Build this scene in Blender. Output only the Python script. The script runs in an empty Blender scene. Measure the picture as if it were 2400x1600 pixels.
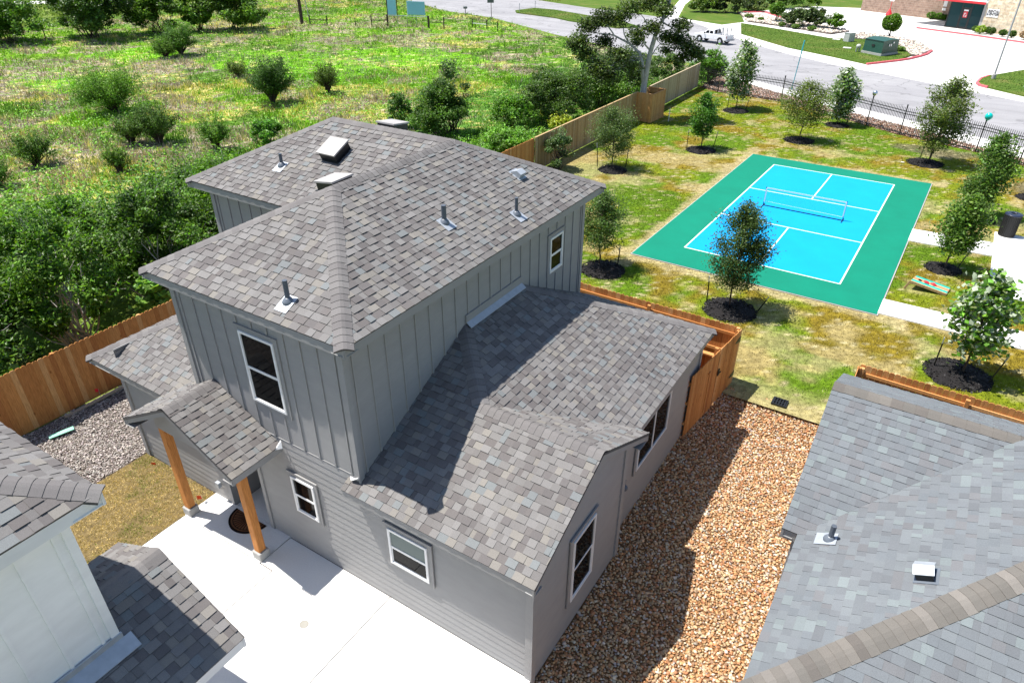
import bpy, math, random
import numpy as np
from mathutils import Vector, Matrix
S = bpy.context.scene
COL = S.collection
rad = math.radians
# ------------------------------------------------------------------ camera, sky, sun, exposure
cam = bpy.data.objects.new("camera", bpy.data.cameras.new("camera"))
COL.objects.link(cam); S.camera = cam
yaw, pitch, roll = rad(-32.353), rad(-31.653), rad(0.183)
fw = Vector((math.sin(yaw)*math.cos(pitch), math.cos(yaw)*math.cos(pitch), math.sin(pitch)))
rt = Vector((math.cos(yaw), -math.sin(yaw), 0)); up = rt.cross(fw)
r2 = rt*math.cos(roll)+up*math.sin(roll); u2 = up*math.cos(roll)-rt*math.sin(roll)
cam.matrix_world = Matrix(((r2.x, u2.x, -fw.x, 0), (r2.y, u2.y, -fw.y, 0), (r2.z, u2.z, -fw.z, 11.592), (0, 0, 0, 1)))
cam.data.sensor_width = 36.0; cam.data.lens = 36.0*1611.43/2400
cam.data.clip_start = 0.1; cam.data.clip_end = 2000
SUN_DIR = Vector((-0.42, -0.13, 1.0)).normalized()
W = bpy.data.worlds.new("World"); S.world = W; W.use_nodes = True
wn = W.node_tree; bg = wn.nodes["Background"]
sky = wn.nodes.new("ShaderNodeTexSky"); sky.sky_type = 'NISHITA'; sky.sun_disc = False
sky.sun_elevation = math.asin(SUN_DIR.z); sky.sun_rotation = math.atan2(SUN_DIR.x, SUN_DIR.y)
sky.air_density = 1.0; sky.dust_density = 0.6; sky.ozone_density = 1.0
wn.links.new(sky.outputs[0], bg.inputs[0]); bg.inputs[1].default_value = 0.095
sl = bpy.data.lights.new("sun", 'SUN'); sl.energy = 4.6; sl.angle = rad(0.5); sl.color = (1.0, 0.955, 0.88)
sun = bpy.data.objects.new("sun", sl); COL.objects.link(sun)
sun.rotation_euler = (-SUN_DIR).to_track_quat('-Z', 'Y').to_euler(); sun.location = (0, 0, 60)
S.view_settings.view_transform = 'Standard'; S.view_settings.look = 'None'
S.view_settings.exposure = 0.88; S.view_settings.gamma = 1.0; S.view_settings.use_curve_mapping = False
S.cycles.max_bounces = 6; S.cycles.transparent_max_bounces = 8; S.cycles.caustics_reflective = False; S.cycles.caustics_refractive = False

RNG = np.random.default_rng(7)
random.seed(7)
# ------------------------------------------------------------------ materials
class NT:
    def __init__(s, name):
        s.m = bpy.data.materials.new(name); s.m.use_nodes = True; s.t = s.m.node_tree
        s.b = s.t.nodes["Principled BSDF"]
    def n(s, typ, **kw):
        nd = s.t.nodes.new("ShaderNode"+typ)
        for k, v in kw.items():
            if k.startswith("_"): setattr(nd, k[1:], v)
        return nd
    def l(s, a, b): s.t.links.new(a, b)
    def coord(s): return s.n("TexCoord").outputs["Object"]
    def noise(s, scale, detail=4, rough=0.55, vec=None, sc=None):
        nd = s.n("TexNoise"); nd.inputs["Scale"].default_value = scale; nd.inputs["Detail"].default_value = detail
        nd.inputs["Roughness"].default_value = rough
        if vec is None: vec = s.coord()
        if sc is not None:
            mp = s.n("Mapping"); mp.inputs["Scale"].default_value = sc; s.l(vec, mp.inputs["Vector"]); vec = mp.outputs[0]
        s.l(vec, nd.inputs["Vector"]); return nd.outputs["Fac"]
    def ramp(s, fac, stops):
        nd = s.n("ValToRGB"); e = nd.color_ramp.elements
        while len(e) < len(stops): e.new(0.5)
        for i, (p, c) in enumerate(stops):
            e[i].position = p; e[i].color = (*c, 1) if len(c) == 3 else c
        s.l(fac, nd.inputs[0]); return nd.outputs[0]
    def mix(s, fac, a, b, mode='MIX'):
        nd = s.n("Mix"); nd.data_type = 'RGBA'; nd.blend_type = mode
        if isinstance(fac, (int, float)): nd.inputs[0].default_value = fac
        else: s.l(fac, nd.inputs[0])
        for i, v in ((6, a), (7, b)):
            if isinstance(v, (tuple, list)): nd.inputs[i].default_value = (*v[:3], 1)
            else: s.l(v, nd.inputs[i])
        return nd.outputs[2]
    def attr(s, name="Col"):
        nd = s.n("Attribute"); nd.attribute_name = name; return nd.outputs["Color"]
    def maprange(s, v, a, b, c, d):
        nd = s.n("MapRange"); s.l(v, nd.inputs[0])
        for i, q in enumerate((a, b, c, d)): nd.inputs[i+1].default_value = q
        return nd.outputs[0]
    def bump(s, h, strength=0.3, dist=0.01):
        nd = s.n("Bump"); nd.inputs["Strength"].default_value = strength; nd.inputs["Distance"].default_value = dist
        s.l(h, nd.inputs["Height"]); s.l(nd.outputs[0], s.b.inputs["Normal"])
    def base(s, v):
        if isinstance(v, (tuple, list)): s.b.inputs["Base Color"].default_value = (*v[:3], 1)
        else: s.l(v, s.b.inputs["Base Color"])
    def set(s, rough=0.6, spec=0.5, metal=0.0):
        s.b.inputs["Roughness"].default_value = rough; s.b.inputs["Specular IOR Level"].default_value = spec
        s.b.inputs["Metallic"].default_value = metal; return s.m

def plain(name, col, rough=0.6, spec=0.4, metal=0.0, var=0.10, scale=3.0):
    t = NT(name); nz = t.noise(scale, 5)
    t.base(t.mix(1.0, col, t.ramp(nz, [(0.3, (1-var,)*3), (0.7, (1+var,)*3)]), 'MULTIPLY'))
    return t.set(rough, spec, metal)

def m_shingle():
    t = NT("asphalt_shingle"); c = t.attr()
    g = t.noise(220, 2, 0.6); big = t.noise(0.8, 3)
    c = t.mix(1.0, c, t.ramp(g, [(0.3, (0.72, 0.72, 0.72)), (0.7, (1.28, 1.28, 1.28))]), 'MULTIPLY')
    c = t.mix(1.0, c, t.ramp(big, [(0.3, (0.93, 0.93, 0.93)), (0.7, (1.07, 1.07, 1.06))]), 'MULTIPLY')
    t.base(c); t.bump(g, 0.35, 0.004); return t.set(0.92, 0.25)
def m_wood(name, gr=1.0, rough=0.8):
    t = NT(name); c = t.attr()
    g = t.noise(9, 6, 0.65, sc=(6, 6, 0.5)); k = t.n("TexVoronoi"); k.inputs["Scale"].default_value = 2.2
    mp = t.n("Mapping"); mp.inputs["Scale"].default_value = (1.6, 1.6, 0.8); t.l(t.coord(), mp.inputs[0]); t.l(mp.outputs[0], k.inputs["Vector"])
    c = t.mix(1.0, c, t.ramp(g, [(0.25, (0.62, 0.56, 0.5)), (0.6, (1.1, 1.1, 1.1)), (0.8, (1.25, 1.22, 1.18))]), 'MULTIPLY')
    kn = t.ramp(k.outputs["Distance"], [(0.03, (0.35, 0.22, 0.15)), (0.11, (1, 1, 1))])
    c = t.mix(0.8*gr, c, kn, 'MULTIPLY')
    t.base(c); t.bump(g, 0.2, 0.004); return t.set(rough, 0.25)
def m_leaf(name, trans=0.35, rough=0.45):
    t = NT(name); c = t.attr(); t.base(c); t.set(rough, 0.35)
    tr = t.n("BsdfTranslucent"); t.l(t.mix(1.0, c, (1.25, 1.3, 0.6), 'MULTIPLY'), tr.inputs[0])
    mx = t.n("MixShader"); mx.inputs[0].default_value = trans
    out = t.t.nodes["Material Output"]; t.l(t.b.outputs[0], mx.inputs[1]); t.l(tr.outputs[0], mx.inputs[2]); t.l(mx.outputs[0], out.inputs[0])
    return t.m
def m_attr(name, rough=0.8, spec=0.3, var=0.12, scale=25, bump=0.0):
    t = NT(name); c = t.attr(); g = t.noise(scale, 4)
    t.base(t.mix(1.0, c, t.ramp(g, [(0.3, (1-var,)*3), (0.7, (1+var,)*3)]), 'MULTIPLY'))
    if bump: t.bump(g, bump, 0.01)
    return t.set(rough, spec)
def m_siding(name, col):
    t = NT(name); g = t.noise(2.0, 5, 0.6, sc=(1, 1, 3)); f = t.noise(60, 3, 0.6, sc=(1, 1, 12))
    c = t.mix(1.0, col, t.ramp(g, [(0.3, (0.95, 0.95, 0.95)), (0.7, (1.05, 1.05, 1.05))]), 'MULTIPLY')
    t.base(c); t.bump(f, 0.06, 0.004); return t.set(0.6, 0.35)
def m_concrete(name, col, var=0.08):
    t = NT(name); a = t.noise(0.7, 6, 0.65); b = t.noise(40, 3); v = t.noise(5, 5, 0.7)
    c = t.mix(1.0, col, t.ramp(a, [(0.3, (1-var, 1-var, 1-var)), (0.7, (1+var, 1+var, 1+var))]), 'MULTIPLY')
    c = t.mix(1.0, c, t.ramp(v, [(0.20, (0.88, 0.87, 0.85)), (0.33, (1, 1, 1))]), 'MULTIPLY')
    c = t.mix(1.0, c, t.ramp(b, [(0.3, (0.95, 0.95, 0.95)), (0.7, (1.04, 1.04, 1.04))]), 'MULTIPLY')
    t.base(c); t.bump(b, 0.12, 0.003); return t.set(0.85, 0.25)
def m_asphalt():
    t = NT("road_asphalt"); a = t.noise(0.18, 6, 0.6, sc=(1, 1, 1)); b = t.noise(90, 3)
    st = t.noise(0.5, 4, 0.6, sc=(0.25, 1.2, 1))
    c = t.ramp(a, [(0.3, (0.255, 0.25, 0.262)), (0.7, (0.315, 0.31, 0.318))])
    c = t.mix(1.0, c, t.ramp(st, [(0.3, (0.86, 0.86, 0.86)), (0.6, (1.05, 1.05, 1.05))]), 'MULTIPLY')
    c = t.mix(1.0, c, t.ramp(b, [(0.3, (0.85, 0.85, 0.85)), (0.7, (1.15, 1.15, 1.15))]), 'MULTIPLY')
    cr = t.noise(0.22, 3, 0.5); crk = t.ramp(cr, [(0.488, (1, 1, 1)), (0.497, (0.55, 0.55, 0.55)), (0.503, (0.55, 0.55, 0.55)), (0.512, (1, 1, 1))]); c = t.mix(0.6, c, crk, 'MULTIPLY')
    t.base(c); t.bump(b, 0.2, 0.004); return t.set(0.9, 0.25)
def m_field():
    t = NT("field_soil"); a = t.noise(0.09, 5, 0.6); b = t.noise(0.5, 6, 0.7); f = t.noise(6, 5, 0.7)
    c = t.ramp(a, [(0.30, (0.08, 0.15, 0.016)), (0.45, (0.12, 0.21, 0.02)), (0.58, (0.21, 0.22, 0.06)), (0.72, (0.20, 0.17, 0.12))])
    c = t.mix(0.6, c, t.ramp(b, [(0.3, (0.05, 0.085, 0.014)), (0.5, (0.13, 0.21, 0.025)), (0.7, (0.27, 0.25, 0.13))]))
    c = t.mix(1.0, c, t.ramp(f, [(0.3, (0.6, 0.6, 0.6)), (0.7, (1.3, 1.3, 1.3))]), 'MULTIPLY')
    t.base(c); t.bump(f, 0.8, 0.08); return t.set(0.95, 0.1)
def m_lawn(name, dry=0.5):
    if name == 'verge_grass':
        t = NT(name); a = t.noise(0.35, 5, 0.62); f = t.noise(9, 5, 0.75); c = t.ramp(a, [(0.30, (0.062, 0.115, 0.016)), (0.52, (0.085, 0.14, 0.02)), (0.66, (0.14, 0.15, 0.04)), (0.75, (0.17, 0.14, 0.07))])
        t.base(t.mix(1.0, c, t.ramp(f, [(0.3, (0.7, 0.7, 0.7)), (0.7, (1.25, 1.25, 1.25))]), 'MULTIPLY')); t.bump(f, 0.5, 0.03); return t.set(0.95, 0.1)
    t = NT(name); a = t.noise(0.35, 5, 0.62); b = t.noise(1.3, 6, 0.7); d = t.noise(0.22, 4, 0.6); f = t.noise(14, 5, 0.75)
    c = t.ramp(a, [(0.30, (0.085, 0.15, 0.012)), (0.47, (0.15, 0.19, 0.015)), (0.56, (0.24, 0.16, 0.025)), (0.70, (0.30, 0.21, 0.07))])
    c = t.mix(0.5, c, t.ramp(b, [(0.3, (0.085, 0.14, 0.012)), (0.5, (0.16, 0.19, 0.018)), (0.60, (0.26, 0.16, 0.035)), (0.72, (0.44, 0.37, 0.23))]))
    c = t.mix(t.ramp(d, [(0.55, (0, 0, 0)), (0.70, (dry,)*3)]), c, (0.50, 0.44, 0.30))
    c = t.mix(1.0, c, t.ramp(f, [(0.3, (0.6, 0.62, 0.6)), (0.7, (1.3, 1.3, 1.3))]), 'MULTIPLY')
    t.base(c); t.bump(f, 0.6, 0.03); return t.set(0.95, 0.1)
def m_brick(name, c1, c2, mortar, bw, bh, var=0.5):
    t = NT(name); br = t.n("TexBrick")
    tc = t.n("TexCoord"); t.l(tc.outputs["UV"], br.inputs["Vector"])
    for i, c in enumerate((c1, c2, mortar)): br.inputs[i+1].default_value = (*c, 1)
    br.inputs["Scale"].default_value = 1.0; br.inputs["Brick Width"].default_value = bw; br.inputs["Row Height"].default_value = bh
    br.inputs["Mortar Size"].default_value = 0.012; br.inputs["Bias"].default_value = 0.0
    nz = t.noise(2.5, 5, 0.7)
    t.base(t.mix(1.0, br.outputs[0], t.ramp(nz, [(0.3, (1-var*0.5,)*3), (0.7, (1+var*0.4,)*3)]), 'MULTIPLY'))
    t.bump(br.outputs["Fac"], -0.4, 0.01); return t.set(0.9, 0.2)
def m_glass(name, col=(0.004, 0.005, 0.006), rough=0.03):
    t = NT(name); t.base(col); g = t.noise(1.2, 2); t.l(t.maprange(g, 0.3, 0.7, rough, rough*1.6), t.b.inputs["Roughness"])
    t.b.inputs["Specular IOR Level"].default_value = 0.07; return t.m
def m_bark(name, col):
    t = NT(name); g = t.noise(14, 6, 0.7, sc=(1, 1, 0.25))
    t.base(t.mix(1.0, col, t.ramp(g, [(0.3, (0.55, 0.55, 0.55)), (0.7, (1.35, 1.35, 1.35))]), 'MULTIPLY')); t.bump(g, 0.5, 0.02); return t.set(0.9, 0.2)

M = dict(shingle=m_shingle(), turf=m_attr('turf', 0.95, 0.1, 0.3, 7, 0.5), cedar=m_wood("cedar_board"), post=m_wood("cedar_post", 0.7), leaf=m_leaf("leaf"), leaf_thin=m_leaf("thin_leaf", 0.25, 0.6),
    silver_leaf=m_leaf("silver_leaf", 0.30, 0.35), grassblade=m_leaf("grass_blade", 0.30, 0.6),
    stone=m_attr("pebble", 0.75, 0.35, 0.22, 40, 0.2), chip=m_attr("mulch_chip", 0.85, 0.3, 0.2, 40), rock=m_attr("landscape_rock", 0.85, 0.25, 0.2, 30),
    grey_siding=m_siding("grey_siding", (0.300, 0.297, 0.297)), grey_trim=m_siding("grey_trim", (0.283, 0.279, 0.277)), white_siding=m_siding("white_siding", (0.86, 0.87, 0.87)),
    white_trim=m_siding("white_trim", (0.76, 0.77, 0.78)),
    vinyl=plain("white_vinyl", (0.80, 0.80, 0.80), 0.35, 0.5, var=0.03), glass=m_glass("window_glass"), teal_glass=m_glass("storefront_glass", (0.02, 0.05, 0.055)),
    shade_glass=m_glass("shaded_glass", (0.17, 0.21, 0.20), 0.10),
    galv=plain("galvanised_metal", (0.40, 0.43, 0.47), 0.4, 0.5, 0.25, 0.10, 8), hood=plain("tan_hood", (0.37, 0.35, 0.335), 0.5, 0.4), pipe=plain("grey_pipe", (0.09, 0.105, 0.13), 0.45, 0.4), collar=plain("pipe_boot", (0.13, 0.15, 0.18), 0.4, 0.5),
    black=plain("black_paint", (0.012, 0.012, 0.013), 0.45, 0.5), dark=plain("dark_void", (0.01, 0.01, 0.01), 0.9, 0.1),
    concrete=m_concrete("patio_concrete", (0.74, 0.73, 0.715), 0.03), walk=m_concrete("walk_concrete", (0.70, 0.69, 0.67), 0.04), lot=m_concrete("lot_concrete", (0.66, 0.645, 0.62), 0.04), plinth=m_concrete("plinth_concrete", (0.36, 0.36, 0.35)),
    asphalt=m_asphalt(), field=m_field(), lawn=m_lawn("lawn_grass"), verge=m_lawn("verge_grass", 0.2), gravel_bed=plain("gravel_sub_base", (0.20, 0.11, 0.05), 0.95, 0.1, var=0.4, scale=20),
    dirt=plain("dirt", (0.13, 0.105, 0.09), 0.95, 0.1, var=0.4, scale=12), court_green=m_concrete("court_green", (0.0, 0.185, 0.115), 0.08), court_blue=m_concrete("court_blue", (0.0, 0.298, 0.66), 0.06),
    line=plain("line_paint", (0.78, 0.80, 0.78), 0.6, 0.3, var=0.05), door=plain("door_paint", (0.035, 0.04, 0.045), 0.4, 0.4), mat=m_attr("coir", 0.95, 0.1, 0.2, 60),
    red=plain("red_paint", (0.60, 0.03, 0.04), 0.5, 0.4), redkerb=m_concrete("red_kerb_paint", (0.62, 0.13, 0.15)), white=plain("white_paint", (0.78, 0.78, 0.78), 0.35, 0.5, var=0.04),
    xgreen=plain("cabinet_green", (0.018, 0.075, 0.055), 0.45, 0.4), grey=plain("grey_plastic", (0.42, 0.43, 0.42), 0.6, 0.4), teal=plain("teal_rubber", (0.0, 0.46, 0.42), 0.18, 0.6, var=0.03),
    silver=plain("silver_foil", (0.62, 0.66, 0.70), 0.16, 0.5, 0.85, 0.03), bluepole=plain("blue_pole", (0.06, 0.30, 0.36), 0.5, 0.4), steel=plain("steel", (0.38, 0.39, 0.41), 0.45, 0.5, 0.3),
    bark=m_bark("bark", (0.10, 0.075, 0.055)), greybark=m_bark("grey_bark", (0.50, 0.47, 0.44)), darkbark=m_bark("dark_bark", (0.075, 0.055, 0.045)),
    brick=m_brick("tan_brick", (0.34, 0.235, 0.18), (0.26, 0.175, 0.135), (0.40, 0.34, 0.29), 0.55, 0.28), cream=m_brick("cream_stone", (0.70, 0.60, 0.44), (0.58, 0.46, 0.32), (0.74, 0.70, 0.62), 0.85, 0.34, 0.9),
    skyboard=plain("pale_blue_board", (0.24, 0.52, 0.70), 0.5, 0.4, var=0.05), tyre=plain("tyre", (0.015, 0.015, 0.016), 0.8, 0.3), orange=plain("orange_flag", (0.75, 0.08, 0.02), 0.6, 0.3),
    pinkflag=plain("red_flag", (0.65, 0.02, 0.03), 0.6, 0.3), mint=plain("mint_board", (0.28, 0.62, 0.46), 0.7, 0.3), redlens=plain("red_lens", (0.35, 0.01, 0.02), 0.25, 0.5),
    board_paint=m_attr("painted_board", 0.5, 0.4, 0.05, 10), signgrey=plain("sign_back", (0.10, 0.12, 0.12), 0.5, 0.4), scuff=plain("scuffed_white", (0.70, 0.70, 0.70), 0.6, 0.3))

# ------------------------------------------------------------------ mesh builder
class MB:
    def __init__(s): s.v = []; s.f = []; s.c = []; s.n = 0
    def add(s, V, F, col=None):
        V = np.asarray(V, float).reshape(-1, 3); s.v.append(V)
        for f in F: s.f.append([i+s.n for i in f])
        c = np.ones((len(V), 3)) if col is None else np.broadcast_to(np.asarray(col, float), (len(V), 3))
        s.c.append(c); s.n += len(V); return s
    def box(s, x0, x1, y0, y1, z0, z1, col=None):
        V = [(x, y, z) for z in (z0, z1) for y in (y0, y1) for x in (x0, x1)]
        return s.add(V, [(0, 2, 3, 1), (4, 5, 7, 6), (0, 1, 5, 4), (2, 6, 7, 3), (0, 4, 6, 2), (1, 3, 7, 5)], col)
    def obox(s, p, a, b, c, col=None):   # centre p, half-axis vectors
        p, a, b, c = (np.asarray(q, float) for q in (p, a, b, c))
        V = [p+i*a+j*b+k*c for k in (-1, 1) for j in (-1, 1) for i in (-1, 1)]
        return s.add(V, [(0, 2, 3, 1), (4, 5, 7, 6), (0, 1, 5, 4), (2, 6, 7, 3), (0, 4, 6, 2), (1, 3, 7, 5)], col)
    def beam(s, p, q, w, h=None, col=None, upv=(0, 0, 1)):
        p, q = np.asarray(p, float), np.asarray(q, float); h = h or w; d = q-p; L = np.linalg.norm(d); d = d/L
        u = np.asarray(upv, float)
        if abs(d@u) > 0.98: u = np.array((1.0, 0, 0))
        a = np.cross(d, u); a /= np.linalg.norm(a); b = np.cross(a, d)
        return s.obox((p+q)/2, d*L/2, a*w/2, b*h/2, col)
    def tube(s, pts, rs, seg=8, col=None, cap=True):
        pts = np.asarray(pts, float); n = len(pts)
        if np.isscalar(rs): rs = [rs]*n
        V = []
        for i in range(n):
            d = pts[min(i+1, n-1)]-pts[max(i-1, 0)]; d = d/(np.linalg.norm(d)+1e-9)
            u = np.array((0, 0, 1.0)) if abs(d[2]) < 0.95 else np.array((1.0, 0, 0))
            a = np.cross(d, u); a /= np.linalg.norm(a); b = np.cross(d, a)
            for k in range(seg):
                t = 2*math.pi*k/seg; V.append(pts[i]+rs[i]*(a*math.cos(t)+b*math.sin(t)))
        F = [(i*seg+k, i*seg+(k+1) % seg, (i+1)*seg+(k+1) % seg, (i+1)*seg+k) for i in range(n-1) for k in range(seg)]
        if cap: F += [tuple(range(seg))[::-1], tuple((n-1)*seg+k for k in range(seg))]
        return s.add(V, F, col)
    def lathe(s, prof, c=(0, 0, 0), seg=20, col=None):
        V = []; n = len(prof)
        for r, z in prof:
            for k in range(seg):
                t = 2*math.pi*k/seg; V.append((c[0]+r*math.cos(t), c[1]+r*math.sin(t), c[2]+z))
        F = [(i*seg+k, i*seg+(k+1) % seg, (i+1)*seg+(k+1) % seg, (i+1)*seg+k) for i in range(n-1) for k in range(seg)]
        F += [tuple(range(seg))[::-1], tuple((n-1)*seg+k for k in range(seg))]
        return s.add(V, F, col)
    def poly(s, pts, col=None): return s.add(pts, [tuple(range(len(pts)))], col)
    def prism(s, pts, off, col=None):
        pts = np.asarray(pts, float); n = len(pts); q = pts+np.asarray(off, float)
        return s.add(np.vstack([pts, q]), [tuple(range(n))[::-1], tuple(range(n, 2*n))]+[(i, (i+1) % n, n+(i+1) % n, n+i) for i in range(n)], col)
    def sphere(s, c, r, seg=16, ring=10, col=None, sc=(1, 1, 1)):
        prof = [(r*math.sin(math.pi*i/ring)+1e-4, -r*math.cos(math.pi*i/ring)*sc[2]) for i in range(ring+1)]
        return s.lathe(prof, c, seg, col)
    def build(s, name, mat, parent=None, smooth=False, loc=None):
        V = np.vstack(s.v); C = np.vstack(s.c)
        me = bpy.data.meshes.new(name); 
        ls = np.array([len(f) for f in s.f]); idx = np.fromiter((i for f in s.f for i in f), int, ls.sum())
        return fast(name, V, idx, ls, C, mat, parent, smooth, me)

def fast(name, V, idx, ls, C, mat, parent=None, smooth=False, me=None):
    me = me or bpy.data.meshes.new(name)
    me.vertices.add(len(V)); me.vertices.foreach_set("co", V.astype(np.float32).ravel())
    me.loops.add(len(idx)); me.loops.foreach_set("vertex_index", idx.astype(np.int32))
    st = np.concatenate([[0], np.cumsum(ls)[:-1]]).astype(np.int32)
    me.polygons.add(len(ls)); me.polygons.foreach_set("loop_start", st); me.polygons.foreach_set("loop_total", ls.astype(np.int32))
    me.polygons.foreach_set("use_smooth", np.full(len(ls), bool(smooth)))
    me.update(calc_edges=True); me.validate()
    if C is not None:
        a = me.color_attributes.new("Col", 'FLOAT_COLOR', 'POINT')
        a.data.foreach_set("color", np.hstack([C, np.ones((len(C), 1))]).astype(np.float32).ravel())
    me.materials.append(mat)
    o = bpy.data.objects.new(name, me); COL.objects.link(o)
    if parent is not None:
        o.parent = parent                      # geometry is in world coordinates: shift it into the parent's frame
        off = world_of(parent)
        if off.length > 0: me.transform(Matrix.Translation(-off))
    return o
def world_of(o):
    v = Vector((0, 0, 0))
    while o is not None: v = v+o.location; o = o.parent
    return v
def tag(o, label=None, cat=None, group=None, kind=None):
    if label: o["label"] = label
    if cat: o["category"] = cat
    if group: o["group"] = group
    if kind: o["kind"] = kind
    return o
def thing(name, label, cat, loc=(0, 0, 0), group=None):
    o = bpy.data.objects.new(name, None); COL.objects.link(o); o.location = loc; o.empty_display_size = 0.2
    return tag(o, label, cat, group)
def copy_thing(o, loc, label, group=None):
    c = o.copy(); COL.objects.link(c); c.location = loc; c["label"] = label
    if group: c["group"] = group
    for ch in list(o.children):
        d = ch.copy(); COL.objects.link(d); d.parent = c
        for g in list(ch.children):
            e = g.copy(); COL.objects.link(e); e.parent = d
    return c
def sheet(name, pts, z, mat, kind='structure', label=None, cat=None, skirt=0.0):
    m = MB(); P = [(x, y, z) for x, y in pts]
    if skirt: m.prism([(x, y, z-skirt) for x, y in pts], (0, 0, skirt))
    else: m.poly(P)
    return tag(m.build(name, mat), label, cat, None, kind)

# numpy value noise
_tab = np.random.default_rng(3).random((256, 256))
def vnoise(x, y, s, seed=0):
    x = np.asarray(x)/s+seed*17.3; y = np.asarray(y)/s+seed*9.7
    xi = np.floor(x).astype(int); yi = np.floor(y).astype(int); fx = x-xi; fy = y-yi
    fx = fx*fx*(3-2*fx); fy = fy*fy*(3-2*fy)
    g = lambda a, b: _tab[a % 256, b % 256]
    return (g(xi, yi)*(1-fx)+g(xi+1, yi)*fx)*(1-fy)+(g(xi, yi+1)*(1-fx)+g(xi+1, yi+1)*fx)*fy
def fbm(x, y, s, seed=0): return 0.55*vnoise(x, y, s, seed)+0.3*vnoise(x, y, s/2.3, seed+1)+0.15*vnoise(x, y, s/5.1, seed+2)
def inside(px, py, poly):
    r = np.zeros(len(px), bool); n = len(poly)
    for i in range(n):
        x0, y0 = poly[i]; x1, y1 = poly[(i+1) % n]
        c = ((y0 > py) != (y1 > py)) & (px < (x1-x0)*(py-y0)/((y1-y0)+1e-12)+x0); r ^= c
    return r

# ------------------------------------------------------------------ convex clipping, roofs, siding
def clip(poly, a, b, c):      # keep a*x+b*y<=c
    out = []
    for i in range(len(poly)):
        p, q = poly[i], poly[(i+1) % len(poly)]
        dp, dq = a*p[0]+b*p[1]-c, a*q[0]+b*q[1]-c
        if dp <= 0: out.append(p)
        if (dp < 0 < dq) or (dq < 0 < dp):
            t = dp/(dp-dq); out.append((p[0]+t*(q[0]-p[0]), p[1]+t*(q[1]-p[1])))
    return out
def cell(poly, x0, x1, y0, y1):
    p = clip(poly, 1, 0, x1)
    if p: p = clip(p, -1, 0, -x0)
    if p: p = clip(p, 0, 1, y1)
    if p: p = clip(p, 0, -1, -y0)
    return p if len(p) > 2 else None
PAL_MAIN = [((0.176, 0.168, 0.164), 6), ((0.154, 0.145, 0.142), 7), ((0.126, 0.116, 0.115), 4), ((0.202, 0.188, 0.172), 3), ((0.168, 0.178, 0.182), 2.5), ((0.136, 0.124, 0.121), 3), ((0.192, 0.184, 0.181), 4)]
PAL_BLUE = [((0.146, 0.158, 0.171), 7), ((0.154, 0.168, 0.180), 7), ((0.134, 0.143, 0.155), 4), ((0.172, 0.196, 0.203), 2.5), ((0.144, 0.147, 0.156), 4), ((0.142, 0.156, 0.170), 4)]
CAP_MAIN = [((0.165, 0.155, 0.153), 4), ((0.150, 0.140, 0.139), 3), ((0.180, 0.170, 0.167), 2)]
CAP_BLUE = [((0.155, 0.142, 0.128), 4), ((0.125, 0.113, 0.103), 2), ((0.185, 0.170, 0.155), 2), ((0.140, 0.130, 0.118), 3)]
def pick(pal):
    c = random.choices([p[0] for p in pal], [p[1] for p in pal])[0]; j = random.uniform(0.93, 1.07)
    return tuple(k*j for k in c)
def shingles(m, pts, pal, row=0.142, deck=True, ref=None):
    P = [np.asarray(p, float) for p in pts]
    n = np.cross(P[1]-P[0], P[2]-P[0]); n /= np.linalg.norm(n)
    if n[2] < 0: n = -n; P = P[::-1]
    u = np.cross((0, 0, 1.0), n); u /= np.linalg.norm(u); v = np.cross(n, u)
    o = P[0]; poly = [((p-o)@u, (p-o)@v) for p in P]
    us = [q[0] for q in poly]; vs = [q[1] for q in poly]
    if deck:
        m.add([p-n*0.004 for p in P]+[p-n*0.05 for p in P], [tuple(range(len(P))), tuple(range(len(P), 2*len(P)))[::-1]]+[(i, len(P)+i, len(P)+(i+1) % len(P), (i+1) % len(P)) for i in range(len(P))], (0.10, 0.095, 0.095))
    v0 = min(vs)
    if ref is not None:
        vr = (np.asarray(ref, float)-o)@v; v0 = vr+math.floor((v0-vr)/row+1e-6)*row
    while v0 < max(vs):
        x = min(us)-random.uniform(0, 0.25); lift = False
        while x < max(us):
            w = random.choice((0.09, 0.11, 0.13, 0.15, 0.17, 0.19, 0.22)); c = cell(poly, x, x+w, v0, v0+row)
            if c:
                lift = not lift; th = (0.014 if lift else 0.005)*(0.55 if pal is PAL_BLUE else 1); col = pick(pal)
                k = len(c); top = []; bot = []
                for a, b in c:
                    h = 0.002+th*(0.35 if lift else 0)+(th*0.65+0.005)*(1-(b-v0)/row)
                    top.append(o+a*u+b*v+n*h); bot.append(o+a*u+b*v-n*0.004)
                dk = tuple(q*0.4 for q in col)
                m.add(top, [tuple(range(k))], col)
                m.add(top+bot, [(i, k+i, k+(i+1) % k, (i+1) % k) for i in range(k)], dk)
            x += w
        v0 += row
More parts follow.
